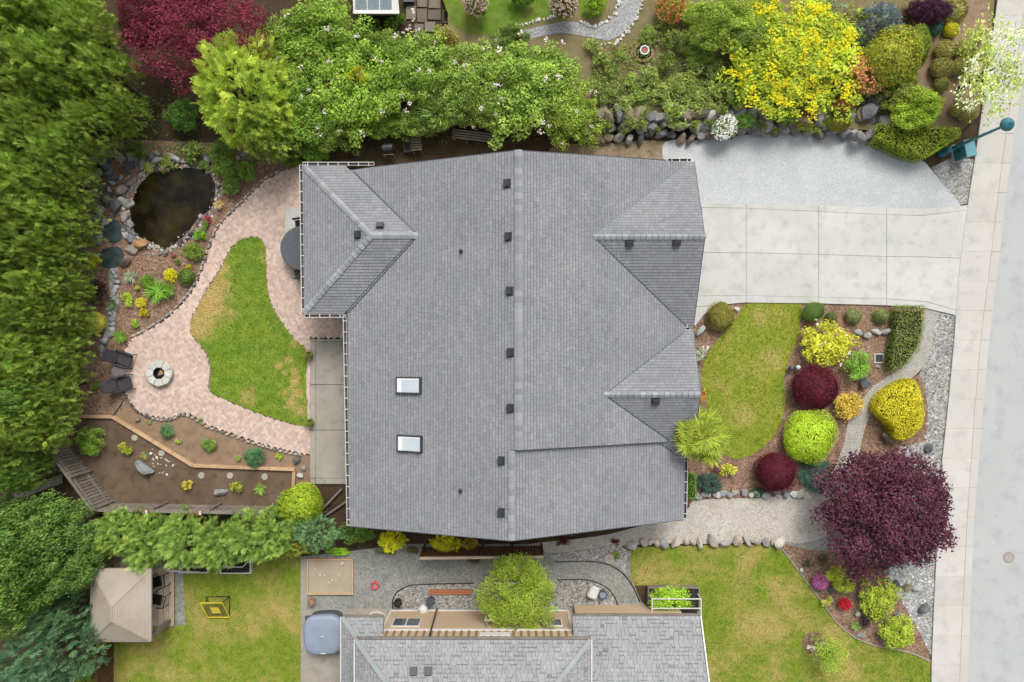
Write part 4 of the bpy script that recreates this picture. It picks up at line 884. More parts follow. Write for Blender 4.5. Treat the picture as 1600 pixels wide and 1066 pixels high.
# timber border of the raked bed
tb = root('timber_border', W(300,725), 'pale timber border around the raked soil bed', 'border')
for (a, b_, n_) in [((118,650),(178,651),1),((178,651),(303,727),4),((303,727),(462,733),4),((461,736),(459,764),1)]:
    for k in range(n_):
        f0, f1 = k/n_, (k+1)/n_; A = W(a[0]+(b_[0]-a[0])*f0, a[1]+(b_[1]-a[1])*f0); B = W(a[0]+(b_[0]-a[0])*f1, a[1]+(b_[1]-a[1])*f1); d = (B-A).normalized()*.008
        q = MB(); q.bar(A+d+Vector((0,0,.09)), B-d+Vector((0,0,.09)), .17, .2); o = q.build('timber', M['timber'], tb, bevel=.012); c = rnd.uniform(.85,1.08); o.color = (c,c*.98,c*.95,1)
tb2 = root('timber_border', W(187,636), 'short weathered timber edging from the chairs to the raked bed', 'border'); q = MB(); q.bar(W(179,647)+Vector((0,0,.08)), W(193,626)+Vector((0,0,.08)), .07, .16); q.build('timber', M['oldwood'], tb2)
for px, py, lab in [(211,684,'between the dwarf yellow-green shrub and the timber border'),(253,708,'beside the long blue-white boulder'),(315,743,'near the yellow bush'),(360,743,'above the flat grey boulder'),(414,745,'above the green grass clump')]:
    w = W(px, py); q = MB(); q.lathe([(.165,-.01),(.17,.04),(.155,.055)], 20)
    o = q.build('stepping_stone', M['patio'], world=False, label='round pale stepping stone ' + lab, cat='stepping stone', group='round stepping stones on the raked soil'); o.location = (w.x, w.y, .01); o.color = (1.15,1.13,1.1,1)
# fences
def fence(name, A, B, h, mat, label, bw=.14, gap=.012, post=2.2, railside=1, cap=None, caps_at=(), colv=.45):
    A, B = Vector((A.x,A.y,0)), Vector((B.x,B.y,0)); d = B-A; L = d.length; rz = math.atan2(d.y, d.x); t_ = root(name, A, label, 'fence', rz=rz)
    n = int(L/(bw+gap)); me = None
    for k in range(n):
        if me is None: o = box_obj('board', mat, t_, 0,bw,-.011,.011,.03,h); me = o.data
        else: o = link('board', me, None, t_)
        o.location = (k*L/n, rnd.uniform(-.004,.004), rnd.uniform(-.012,.012)); c = 1-colv/2+colv*rnd.random(); o.color = (c,c*.98,c*.96,1)
    for z_ in (.35, h-.25): box_obj('rail', mat, t_, 0,L,railside*.014,railside*.055,z_,z_+.09)
    if cap: box_obj('cap_rail', cap, t_, -.02,L+.02,-.065,.065,h+.014,h+.05)
    m_ = max(1, round(L/post))
    for k in range(m_+1): x = L*k/m_; box_obj('post', mat, t_, x-.045,x+.045,railside*.058,railside*.148,0,h+.04)
    return t_
f1 = fence('wooden_fence', W(108,690), W(176,784), 1.75, 'oldwood', 'weathered grey board fence at the slanted end of the raked bed', cap='oldwood', railside=1, gap=.03)
f2 = fence('wooden_fence', W(178,786), W(430,791), 1.5, 'oldwood', 'weathered board fence behind the raked bed with copper post caps', cap='oldwood', railside=1, post=2.8)
for px in (228,312):
    w = W(px,799,1.6); q = MB(); q.box(-.11,.11,-.11,.11,1.56,1.66); o = q.build('post_cap', M['copper'], f2, world=False, bevel=.015); loc = f2.matrix_basis.inverted() @ w; o.location = (loc.x, .0, 0)
    q = MB(); q.box(.02,.12,-.1,.1,1.665,1.70); o2 = q.build('cap_light', M['lampglass'], o, world=False)
fence('wooden_fence', W(110,652), W(108,690), 1.3, 'oldwood', 'short weathered fence panel between the hedge and raked bed', cap='timber')
fence('brown_fence', W(664,855), W(846,853), 1.8, 'brownwood', 'dark brown board fence below the house gable', railside=1, cap='deck', post=1.5)
fence('brown_fence', W(178,1115), W(178,1003), 1.5, 'brownwood', 'brown board fence running from the gazebo along the dry lawn', cap='brownwood', railside=1)
lf = root('plank_walk', W(60,755), 'grey weathered plank walkway half hidden under the trees', 'walkway')
for k in range(3):
    q = MB(); o_ = Vector((.0,-.16*k,0)); q.bar(W(8,776)+o_+Vector((0,0,.3)), W(104,741)+o_+Vector((0,0,.3)), .14, .05); q.build('plank', M['oldwood'], lf, bevel=.008)
for px, py in ((15,775),(95,747)): q = MB(); a = W(px,py); q.box(a.x-.06,a.x+.06,a.y-.35,a.y+.1,0,.27); q.build('bearer', M['oldwood'], lf)
ls = root('garden_timber', W(515,785), 'slanting weathered timber edge between the dome shrub and house', 'timber')
for a, b_ in (((500,800),(535,763)),((508,806),(543,782))): q = MB(); q.bar(W(*a)+Vector((0,0,.12)), W(*b_)+Vector((0,0,.12)), .09, .24); q.build('timber', M['oldwood'], ls, bevel=.008)
# gazebo
gx0, gx1, gy0, gy1 = -20.55, -17.62, -14.65, -11.12
gz = root('gazebo', ((gx0+gx1)/2,(gy0+gy1)/2,0), 'tan hip-roofed gazebo on a timber deck', 'gazebo')
ze, zr = 2.3, 3.05; xm = (gx0+gx1)/2; ra, rb = (xm, gy1-1.55, zr), (xm, gy0+1.3, zr)
c = [(gx0,gy1,ze),(gx1,gy1,ze),(gx1,gy0,ze),(gx0,gy0,ze)]
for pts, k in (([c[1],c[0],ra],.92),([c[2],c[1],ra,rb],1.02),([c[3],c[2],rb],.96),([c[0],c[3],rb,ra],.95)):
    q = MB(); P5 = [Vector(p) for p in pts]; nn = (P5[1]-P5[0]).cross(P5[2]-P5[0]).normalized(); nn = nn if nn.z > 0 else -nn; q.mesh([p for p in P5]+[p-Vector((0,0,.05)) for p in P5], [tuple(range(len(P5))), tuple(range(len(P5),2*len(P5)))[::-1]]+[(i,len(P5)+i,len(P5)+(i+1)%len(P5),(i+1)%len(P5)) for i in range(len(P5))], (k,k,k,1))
    pn = q.build('roof_panel', M['canopy'], gz)
    e0, e1 = P5[0], P5[1]; n_ = 14; q = MB(); top = [P5[2], P5[-1]]
    for i in range(1, n_):                                # standing seams across the panel
        f = i/n_; a = e0 + (top[1]-e0)*f; b_ = e1 + (top[0]-e1)*f; q.bar(a+nn*.006, b_+nn*.006, .018, .012)
    q.build('seams', M['canopy'], pn)
for a, b_ in ((c[0],ra),(c[1],ra),(c[2],rb),(c[3],rb),(ra,rb)): strip(gz, Vector(a)+zo, Vector(b_)+zo, .06, .04, 'hip_trim', M['canopy'])
for k in range(4): strip(gz, Vector(c[k])-Vector((0,0,.06)), Vector(c[(k+1)%4])-Vector((0,0,.06)), .05, .1, 'eave_rail', M['canopy'])
for x in (gx0+.15,gx1-.15):
    for y in (gy0+.15,gy1-.15): q = MB(); q.box(x-.09,x+.09,y-.09,y+.09,.2,2.2); q.build('post', M['oldwood'], gz)
dk = root('gazebo_deck', (xm,(gy0+gy1)/2,0), 'pale board deck under the gazebo', 'deck')
n_ = 11
for k in range(n_):
    x = gx0-.1 + k*(gx1-gx0+.2)/n_; q = MB(); q.box(x+.008,x+(gx1-gx0+.2)/n_-.008,gy0-.15,gy1+.25,.14,.19); o = q.build('plank', M['deck'], dk, bevel=.006); cc_ = rnd.uniform(.85,1.1); o.color = (cc_,cc_,cc_,1)
q = MB(); q.box(gx0-.05,gx1+.05,gy0-.1,gy1+.2,0,.135); q.build('joist_frame', M['oldwood'], dk)
sheet('gazebo_gravel', [(270,889),(286,892),(290,977),(271,977)], 3, 'gravel_grey', sm=False)
for k, (y, rz) in enumerate(((-12.3,.15),(-13.3,-.2))):
    t_ = root('gazebo_chair', (-17.95,y,.19), ['black metal armchair at the gazebo edge, further from the brown fence','black metal armchair at the gazebo edge, nearer the brown fence'][k], 'chair', 'black metal chairs under the gazebo', rz)
    box_obj('seat','black',t_,-.5,-.02,-.26,.26,.38,.43,.01)
    q = MB(); q.tube([(-.1,-.33,.62),(.22,-.30,.62),(.26,.30,.62),(-.1,.33,.62)], .028, 8); q.build('arm_loop', M['black'], t_, world=False)
    for sx in (-.45,.2):
        for sy in (-.3,.3): q = MB(); q.tube([(sx,sy,0),(sx,sy,.62)], .022, 8); q.build('leg', M['black'], t_, world=False)
    q = MB(); Mx = Matrix.Translation((-.5,0,.42)) @ Matrix.Rotation(-.25,4,'Y'); q.box(-.02,.02,-.28,.28,0,.5,None,Mx); q.build('backrest', M['black'], t_, world=False)
# dark raised beds with white frames beside the gazebo
def bed(x0, x1, y0, y1, label):
    A = W((x0+x1)/2,(y0+y1)/2); t_ = root('raised_bed', (A.x,A.y,0), label, 'planter'); a, b_ = m2(x1-x0)/2, m2(y1-y0)/2
    box_obj('soil','ash',t_,-a+.05,a-.05,-b_+.05,b_-.05,0,.2)
    for x0_,x1_,y0_,y1_ in ((-a,a,-b_,-b_+.05),(-a,a,b_-.05,b_),(-a,-a+.05,-b_+.05,b_-.05),(a-.05,a,-b_+.05,b_-.05)): box_obj('side_board','white',t_,x0_,x1_,y0_,y1_,0,.28)
    q = MB(); q.tube([(-a*.8,-b_*.2,.3),(a*.5,-b_*.2,.34),(a*.9,b_*.5,.36)], .03, 8); q.build('cover_rail', M['white'], t_, world=False)
bed(284,329,866,893,'white framed dark soil bed beside the gazebo deck'); bed(347,395,866,894,'white framed dark soil bed under the feathery hedge')
strip(root('white_pipe', W(280,892,.15), 'white plastic pipe lying by the white framed beds', 'pipe'), W(260,892,.2), W(312,894,.2), .07, .07, 'pipe', M['white'])
# ball rebounder
rbn = root('ball_rebounder', W(336,955), 'yellow framed ball rebounder net with black back legs on the lawn', 'rebounder')
C4 = [W(313,942.5,.55),W(347,942,.55),W(358.5,964.5,.12),W(325,964.5,.12)]; q = MB(); q.tube(C4+[C4[0]], .035, 8); q.build('net_frame', M['yellow'], rbn)
q = MB(); L_ = lambda a, b_, f: a + (b_-a)*f
for k in range(1,14):
    f = k/14; q.tube([L_(C4[0],C4[1],f),L_(C4[3],C4[2],f)], .005, 4); q.tube([L_(C4[0],C4[3],f),L_(C4[1],C4[2],f)], .005, 4)
q.build('net', M['net'], rbn)
def inq(u, v): return L_(L_(C4[0],C4[1],u), L_(C4[3],C4[2],u), v)
q = MB(); P6 = [inq(.33,.3),inq(.72,.3),inq(.72,.72),inq(.33,.72)]; nn = Vector((0,0,.02)); q.mesh([p+nn for p in P6]+[p+nn*.2 for p in P6], [(0,1,2,3),(7,6,5,4),(0,4,5,1),(1,5,6,2),(2,6,7,3),(3,7,4,0)]); q.build('target_panel', M['yellow'], rbn)
for a, b_ in (((322,943,.55),(323,933,.02)),((347,942,.55),(359,932,.02)),((358,964,.1),(359,934,.02)),((323,933,.02),(359,932,.02))): q = MB(); q.tube([W(*a),W(*b_)], .025, 8); q.build('back_leg', M['black'], rbn)
# sand pit
spit = root('sand_pit', W(517,900), 'square sand pit in a pale timber frame with white shells', 'sand pit'); a, b_ = m2(36), m2(28)
box_obj('sand','sand',spit,-a+.06,a-.06,-b_+.06,b_-.06,0,.10)
for x0_,x1_,y0_,y1_ in ((-a,a,-b_,-b_+.08),(-a,a,b_-.08,b_),(-a,-a+.08,-b_+.08,b_-.08),(a-.08,a,-b_+.08,b_-.08)): box_obj('frame_board','timber',spit,x0_,x1_,y0_,y1_,0,.18,.01)
for px, py, s in [(535,880,4),(500,898,2.5),(507,899,2.5),(519,907,2.5),(525,906,2),(531,913,2),(492,889,2),(530,898,1.8),(514,910,2)]: rock(px,py,s,s*.7,.1,.4,parent=spit,col=S(240,236,228),name='shell')
# toys, pots
tr = root('ring_toy', W(586,915,.02), 'red ring toy lying on the grey gravel', 'toy'); tr.location.z = .015
q = MB(); q.tube([(.17*math.cos(k*.524),.17*math.sin(k*.524),.04) for k in range(13)], .055, 8); q.build('ring', M['red'], tr, world=False, smooth=True)
for k in range(5): a = k*1.2566; q = MB(); q.lathe([(.045,0),(.045,.05),(.02,.08)], 8, (.2*math.cos(a),.2*math.sin(a),.02)); q.build('knob', M['red'], tr, world=False)
def pot(px, py, r, h, mat, label, fill='ash', z=.02, name='plant_pot'):
    t_ = root(name, W(px,py,z), label, 'pot'); q = MB(); q.lathe([(r*.72,0),(r*.95,h*.85),(r,h*.86),(r,h),(r*.84,h),(r*.82,h*.8)], 20); q.build('vessel', M[mat], t_, world=False)
    q = MB(); q.lathe([(r*.83,h*.78),(r*.8,h*.84),(0,h*.86)], 16); q.build('fill', M[fill], t_, world=False); return t_
pot(489,938,.19,.3,'terra','terracotta pot at the corner of the concrete apron', 'dirt'); pot(623,939,.22,.35,'black','black pot on the pebbles beside the curved gravel edge')
pot(674,936,.24,.4,'darkgrey','dark grey round pot near the stacked planks','darkgrey'); pot(941,926,.22,.4,'darkgrey','grey-blue round pot beside the white bucket','tub')
sk = root('white_bucket', W(926,924,.03), 'white lidded bucket lying beside the grey-blue pot', 'bucket', rz=-.4); sk.location.z = .03
box_obj('body','white',sk,-.26,.26,-.3,.3,0,.4,.09); box_obj('lid','white',sk,-.2,.2,.2,.38,.28,.42,.04)
sk = root('watering_can', W(662,950,.03), 'white watering can near the wall window', 'watering can', rz=-.3); sk.location.z = .03
q = MB(); q.lathe([(.2,0),(.23,.05),(.23,.3),(.15,.36)], 16); q.build('body', M['white'], sk, world=False, smooth=True); q = MB(); q.tube([(.2,-.05,.1),(.32,-.12,.3),(.38,-.16,.38)], .035, 8); q.build('spout', M['white'], sk, world=False); q = MB(); q.tube([(-.1,0,.34),(-.2,.02,.46),(-.3,.02,.3),(-.22,0,.1)], .02, 8); q.build('handle', M['white'], sk, world=False)
pl_ = root('stacked_planks', W(704,925,.03), 'pair of orange-brown timber planks on the pebbles', 'planks'); pl_.location.z = .03
for k in range(2): q = MB(); q.box(-1.12,1.12,-.1+k*.13,.015+k*.13,0,.12); o = q.build('plank', plain('cedar_plank_%d' % k, S(188,120,78), .8), pl_, world=False, bevel=.008)
dr = root('stepping_stone', W(952,873,.05), 'round pale stepping stone with an incised mark beside the curved walk', 'stepping stone'); dr.location.z = .02
q = MB(); q.lathe([(.27,0),(.28,.05),(.26,.07)], 24); q.build('disc', M['patio'], dr, world=False).color = (1.2,1.15,1.1,1)
q = MB(); q.bar((-.08,-.1,.072),(0,.12,.072),.03,.006); q.bar((.08,-.1,.072),(0,.12,.072),.03,.006); q.bar((-.04,-.02,.073),(.04,-.02,.073),.025,.006); q.build('incised_mark', M['stripe'], dr, world=False)
# curved dark edging strips of the neighbour's walk
def strip_curve(name, label, line, w, h, mat): 
    l2 = smooth_open(line, 8); q = MB(); q.tube([W(x,y,0)+Vector((0,0,h*.5)) for x, y in l2], w, 6); q.build(name, M[mat], label=label, cat='edging')
strip_curve('lawn_edging', 'thin dark edging along the outer bend of the gravel walk', [(868,878),(920,877),(950,882),(972,895),(988,915),(1000,940)], .03, .06, 'black')
strip_curve('lawn_edging', 'thin dark edging along the inner bend of the gravel walk', [(870,906),(915,906),(945,916),(960,933),(966,950)], .03, .06, 'black')
strip_curve('lawn_edging', 'dark edging around the pebble bed with the black pot', [(614,951),(614,938),(622,924),(640,915),(665,913),(740,911)], .03, .06, 'black')
strip_curve('lawn_edging', 'pale edging between the dry lawn and the flowering side bed', [(1216,850),(1228,866),(1258,906),(1283,939),(1306,971),(1331,993),(1363,1007),(1419,1019),(1453,1033)], .035, .06, 'patio')
strip_curve('garden_hose', 'white hose looped on the concrete by the lower roof', [(575,962),(582,957),(592,956),(600,960),(601,966)], .03, .1, 'white')
# hot tub under its cover
ht = root('hot_tub', W(505,992,.9), 'hot tub under a rounded grey-blue cover', 'hot tub', rz=.04); ht.location.z = .05
def rsq(a, n=40, e=3.6): return [(a*math.copysign(abs(math.cos(t))**(2/e), math.cos(t)), a*1.02*math.copysign(abs(math.sin(t))**(2/e), math.sin(t))) for t in [k*6.28319/n for k in range(n)]]
q = MB(); q.prism(rsq(.92), 0, .8); q.build('tub', M['darkgrey'], ht, world=False)
q = MB(); vs_, fs = [], []; prof = [(.98,.62),(1.0,.8),(.99,.9),(.93,.96),(.80,.985),(.45,1.02),(.02,1.04)]; N_ = 40
for f, z_ in prof: vs_ += [(x*f, y*f, z_) for x, y in rsq(.98)]
for i in range(len(prof)-1):
    for k in range(N_): fs.append((i*N_+k, i*N_+(k+1)%N_, (i+1)*N_+(k+1)%N_, (i+1)*N_+k))
q.mesh(vs_, fs); cv = q.build('cover', M['tub'], ht, world=False, smooth=True)
q = MB(); q.box(-.14,.14,-.92,-.84,.955,.97); q.build('label_patch', M['white'], cv, world=False); q = MB(); q.tube([(-.1,-.03,1.04),(0,.02,1.08),(.1,-.03,1.04)], .02, 6); q.build('handle', M['white'], cv, world=False)
q = MB(); w = W(508,990); q.box(w.x-1.0,w.x+.9,w.y-.6,w.y+1.0,.0,.09); q.build('tub_platform', M['darkgrey'], ht)
# planter with white rails
pt = root('railed_planter', W(1050,938), 'raised planter with white rails beside the lower roof', 'planter'); a, b_ = m2(40), m2(24)
box_obj('soil','ash',pt,-a+.05,a-.05,-b_+.05,b_-.05,0,.35)
for x0_,x1_,y0_,y1_ in ((-a,a,-b_,-b_+.05),(-a,a,b_-.05,b_),(-a,-a+.05,-b_+.05,b_-.05),(a-.05,a,-b_+.05,b_-.05)): box_obj('side_board','oldwood',pt,x0_,x1_,y0_,y1_,0,.4)
for y in (b_*.55,-b_*.05,-b_*.6): q = MB(); q.bar((-a*.93,y,.98),(a*.93,y,.98),.045,.045); q.build('rail', M['white'], pt, world=False)
for x in (-a*.93,a*.93):
    q = MB(); q.bar((x,b_*.55,.98),(x,-b_*.6,.98),.05,.05); q.build('end_rail', M['white'], pt, world=False)
    for y in (b_*.55,-b_*.6): q = MB(); q.bar((x,y,.0),(x,y,.96),.05,.05); q.build('post', M['white'], pt, world=False)
# arbor
ar = root('arbor', W(808,915), 'white wooden arbor carrying the lime green vine', 'arbor')
A0 = W(808,915)
for dx in (-1.3,1.3):
    for dy in (-.9,.9): q = MB(); q.box(dx-.05,dx+.05,dy-.05,dy+.05,0,2.2); q.build('post', M['white'], ar, world=False)
for k in range(6): x = -1.5+k*.6; q = MB(); q.box(x-.02,x+.02,-1.2,1.35,2.24,2.33); q.build('rafter', M['oldwood'], ar, world=False)
for dy in (-.9,.9): q = MB(); q.box(-1.6,1.6,dy-.03,dy+.03,2.14,2.24); q.build('beam', M['white'], ar, world=False)
# things along the dark strip behind the house
gr = root('barbecue_grill', W(610,238), 'black barbecue grill on a silver stand behind the house', 'grill', rz=.05)
q = MB(); q.box(-.25,.25,-.18,.2,.62,.78); q.build('firebox', M['black'], gr, world=False, bevel=.02); q = MB(); q.tube([(-.25,0.01,.8),(.25,.01,.8)], .19, 14); q.build('lid', M['vent'], gr, world=False)
for x in (-.24,.24):
    for y in (-.3,.18): q = MB(); q.tube([(x,y,0),(x,y,.66)], .018, 8); q.build('leg', M['iron'], gr, world=False)
q = MB(); q.tube([(-.24,-.3,.66),(.24,-.3,.66)], .018, 8); q.build('handle_bar', M['iron'], gr, world=False)
def slat_bench(px, py, rz, L, n, label):
    t_ = root('slat_bench', W(px,py), label, 'bench', rz=rz)
    for k in range(n): q = MB(); q.box(-L/2,L/2,k*.13,k*.13+.085,.42,.45); q.build('slat', M['oldwood'], t_, world=False, bevel=.005)
    for x in (-L/2+.08,L/2-.08):
        for y in (.02,n*.13-.06): q = MB(); q.box(x-.03,x+.03,y-.03,y+.03,0,.415); q.build('leg', M['oldwood'], t_, world=False)
slat_bench(653,239,.08,.55,7,'narrow grey slatted stand beside the black planter box'); slat_bench(745,224,-.12,2.6,4,'long grey slatted bench half hidden under the flowering hedge')
pb = root('planter_box', W(637,226), 'long black planter box beside the slatted stand', 'planter', rz=.1); box_obj('box','vent',pb,-.2,.2,-.5,.5,0,.4,.02); box_obj('soil','ash',pb,-.16,.16,-.46,.46,.38,.405)
sc = root('garden_screen', W(697,30), 'small black framed screen on the mossy lawn edge', 'frame')
for a, b_ in (((-.12,-.3),(-.12,.3)),((.12,-.3),(.12,.3)),((-.12,-.3),(.12,-.3)),((-.12,.3),(.12,.3))): q = MB(); q.bar((a[0],a[1],.3),(b_[0],b_[1],.3),.04,.04); q.build('bar', M['black'], sc, world=False)
for y in (-.3,.3): q = MB(); q.bar((0,y,0),(0,y,.28),.03,.03); q.build('leg', M['black'], sc, world=False)
q = MB(); w = W(640,3); bx_ = root('storage_box', w, 'black storage box beside the flagstone path', 'box'); box_obj('body','black',bx_,-.28,.28,-.14,.14,0,.25,.02); box_obj('lid','vent',bx_,-.3,.3,-.16,.16,.255,.3,.02)
# ringed planter on the terrace
bp = root('ring_planter', W(1005,83,TZ), 'octagonal white-rimmed pot inside a round brick ring', 'planter'); bp.location.z = TZ
for k in range(14):
    a0, a1 = k*.4488+.02, (k+1)*.4488-.02; q = MB(); q.prism([(.40*math.cos(a0),.40*math.sin(a0)),(.52*math.cos(a0),.52*math.sin(a0)),(.52*math.cos(a1),.52*math.sin(a1)),(.40*math.cos(a1),.40*math.sin(a1))], 0, .14); o = q.build('brick', M['rock'], bp, world=False, bevel=.01); o.color = S(196,158,128)
q = MB(); q.lathe([(.39,.005),(.39,.03)], 20); q.build('soil', M['ash'], bp, world=False)
q = MB(); q.lathe([(.18,.02),(.24,.35),(.25,.38),(.2,.38),(.19,.3)], 8); q.build('pot', M['lampglass'], bp, world=False); q = MB(); q.lathe([(.19,.29),(.15,.32)], 8); q.build('pot_soil', M['terra'], bp, world=False)
# path lights, grate, flower pots
for px, py, lab in ((1243,574,'small white-domed path light beside the maroon globe shrub'),(1233,575,'small grey path light at the lawn edge by the maroon globe shrub')):
    t_ = root('path_light', W(px,py), lab, 'garden light'); q = MB(); q.lathe([(.05,0),(.05,.3)], 10); q.build('stem', M['darkgrey'], t_, world=False); q = MB(); q.lathe([(.13,.3),(.13,.36),(.09,.42),(.0,.44)], 16); q.build('head', M['lampglass' if px > 1240 else 'darkgrey'], t_, world=False, smooth=True)
gt = root('drain_grate', W(1373,560), 'square drain grate with pale rim in the front bed', 'grate'); a = .25
for x0_,x1_,y0_,y1_ in ((-a,a,-a,-a+.06),(-a,a,a-.06,a),(-a,-a+.06,-a+.06,a-.06),(a-.06,a,-a+.06,a-.06)): box_obj('rim','kerb',gt,x0_,x1_,y0_,y1_,0,.05)
box_obj('sump','black',gt,-.18,.18,-.18,.18,0,.012)
for k in range(5): box_obj('bar','darkgrey',gt,-.17+k*.08,-.13+k*.08,-.18,.18,.02,.045)
rock(1371,573,5,3,0,.5,0,S(216,214,208),name='boulder',label='small flat white stone below the drain grate',cat='rock')
# ---------------------------------------------------------------- vegetation: leaf meshes
def unit(a): return a / np.maximum(np.linalg.norm(a, axis=-1, keepdims=True), 1e-9)
def diamonds(Cn, N, T, L, Wd, fold=.12):                # one four-cornered leaf for each row
    N = unit(N); T = unit(T - N * (T*N).sum(1, keepdims=True)); B = np.cross(N, T); L = np.broadcast_to(L, len(Cn))[:,None]; Wd = np.broadcast_to(Wd, len(Cn))[:,None]
    V = np.stack([Cn - T*L/2, Cn + B*Wd/2 + N*Wd*fold, Cn + T*L/2, Cn - B*Wd/2 + N*Wd*fold], 1)
    return V
def tints(n, r, sd=.18, warm=.08, groups=None):
    k = np.clip(1 + sd * r.standard_normal(n), .45, 1.7)
    if groups is not None: g = np.clip(1 + .16 * r.standard_normal(groups.max()+1), .6, 1.5); k = k * g[groups]
    w = warm * r.standard_normal(n); T = np.stack([k*(1+w), k, k*(1-w), np.ones(n)], 1)
    return np.repeat(T, 4, 0)
def leafmesh(name, V, T): n = len(V); return np_mesh(name, V.reshape(-1,3), np.arange(4*n).reshape(n,4), T)
def wob(d, r, amp=.16, k=5):                            # uneven outline: radius factor by direction
    f = np.ones(len(d))
    for _ in range(k):
        a = unit(r.standard_normal(3)); f += amp/k**.5 * np.sin(r.uniform(2.5,7)*(d @ a) + r.uniform(0,6.28))
    return f
def sphere(n, r, zmin=-.3): 
    z = zmin + (1-zmin)*r.random(n); p = r.random(n)*6.28319; s = np.sqrt(np.maximum(0,1-z*z)); return np.stack([s*np.cos(p), s*np.sin(p), z], 1)
def T_broad(seed, clumps, per, leaf, cr=.24, amp=.16, flat=.5, aspect=.55, hole=.0):
    """unit crown: radius 1, centre z=.5, height 1"""
    r = np.random.default_rng(seed); d = sphere(clumps, r, -.35); rad = wob(d, r, amp) * np.where(r.random(clumps) < .68, r.uniform(.74,.96,clumps), r.uniform(.2,.74,clumps))
    if hole: rad *= np.where(r.random(clumps) < hole, .7, 1)
    c = d * rad[:,None] * (1 - cr*.55); c[:,2] *= .9
    g = np.repeat(np.arange(clumps), per); n = len(g); e = sphere(n, r, -.55); cs = cr * r.uniform(.65,1.25,clumps)
    P = c[g] + e * (cs[g] * r.uniform(.55,1.08,n))[:,None]
    N = e*.8 + np.array([0,0,flat]) + .55*r.standard_normal((n,3)); Tn = r.standard_normal((n,3)) + e*.6
    L = leaf * r.uniform(.7,1.35,n); P[:,2] = P[:,2]*.5 + .5
    return leafmesh('leaves', diamonds(P, N, Tn, L, L*aspect), tints(n, r, .17, .07, g))
def T_conifer(seed, clusters, per, ln, wd=.16, amp=.12, up=.25, cone=.9, leaflets=5):
    """feathery sprays on a cone-like dome"""
    r = np.random.default_rng(seed); n = clusters*per; p = r.random(clusters)*6.283; rr = np.sqrt(r.random(clusters)*.98+.005)
    out = np.stack([np.cos(p), np.sin(p), np.zeros(clusters)], 1); f = wob(out, r, amp)
    c = out*(rr*(1-ln*.75)*f)[:,None]; c[:,2] = .97 - cone*rr**1.7 + .09*r.standard_normal(clusters)
    lower = r.random(clusters) < .22; c[lower,2] -= r.uniform(.08,.25,lower.sum())
    g = np.repeat(np.arange(clusters), per)
    D = out[g]*(.35+.75*rr[g])[:,None] + np.array([0,0,up]) + .55*r.standard_normal((n,3)); D = unit(D)
    A = c[g] + .25*ln*r.standard_normal((n,3)); l = ln*r.uniform(.65,1.3,n)
    Nn = np.array([0,0,1.0]) + .5*r.standard_normal((n,3)); side = unit(np.cross(Nn, D)); Nn = np.cross(D, side)
    Vs, Ts = [], []; col = tints(n, r, .16, .07, g).reshape(n,4,4)[:,0]
    def add(P, Dd, L, Wd_, k): Vs.append(diamonds(P + Dd*(L/2)[:,None], Nn, Dd, L, Wd_)); t = col.copy(); t[:,:3] *= k; Ts.append(np.repeat(t[:,None],4,1))
    add(A, D, l, l*wd*.8, 1.0)
    for k in range(leaflets):
        f_ = .12 + .72*k/max(1,leaflets-1)
        for s in (-1, 1):
            Dd = unit(D*.85 + side*s*.62 + .12*r.standard_normal((n,3))); P = A + D*(l*f_)[:,None]; P[:,2] -= .06*l*f_
            add(P, Dd, l*(.62-.34*f_)*r.uniform(.8,1.2,n), l*wd*.62, 1.0 + .5*f_)
    return leafmesh('sprays', np.concatenate(Vs), np.concatenate(Ts).reshape(-1,4))
def T_globe(seed, n, leaf, amp=.03, spike=.5, aspect=.5, zmin=-.75):
    r = np.random.default_rng(seed); d = sphere(n, r, zmin); rad = wob(d, r, amp, 7)*np.where(r.random(n)<.6, r.uniform(.93,1.02,n), r.uniform(.78,.93,n)); P = d*rad[:,None]
    N = d*1.0 + .42*r.standard_normal((n,3)) + np.array([0,0,.35]); Tn = d*spike*.5 + r.standard_normal((n,3)); L = leaf*r.uniform(.7,1.3,n); m_ = n//2; d2 = sphere(m_, r, zmin); P2 = d2*(.86*wob(d2, r, amp, 7))[:,None]; N2 = d2 + .25*r.standard_normal((m_,3)); L2 = leaf*2.4*r.uniform(.8,1.2,m_)
    P = np.concatenate([P,P2]); N = np.concatenate([N,N2]); Tn = np.concatenate([Tn,r.standard_normal((m_,3))]); L = np.concatenate([L,L2]); n += m_; P[:,2] = P[:,2]*.5+.5
    return leafmesh('leaves', diamonds(P, N, Tn, L, L*aspect), tints(n, r, .22, .07))
def T_tuft(seed, n, w=.07, spread=1.0):                  # arching blades from one root, two pieces each
    r = np.random.default_rng(seed); p = r.random(n)*6.283; o = np.stack([np.cos(p), np.sin(p)],1); reach = spread*r.uniform(.45,1.05,n); top = r.uniform(.55,1.0,n)
    a = np.zeros((n,3)); a[:,:2] = o*.08; b_ = np.zeros((n,3)); b_[:,:2] = o*(reach*.45)[:,None]; b_[:,2] = top; e = np.zeros((n,3)); e[:,:2] = o*reach[:,None]; e[:,2] = top*r.uniform(.3,.85,n)
    V = []
    for u, v, k in ((a,b_,1.0),(b_,e,1.0)):
        D = v-u; L = np.linalg.norm(D,axis=1)*1.12; N = np.stack([-o[:,0]*.3,-o[:,1]*.3,np.ones(n)],1); V.append(diamonds((u+v)/2, N, D, L, w*np.ones(n)))
    t = tints(n, r, .2, .07); return leafmesh('blades', np.concatenate(V), np.concatenate([t,t]))
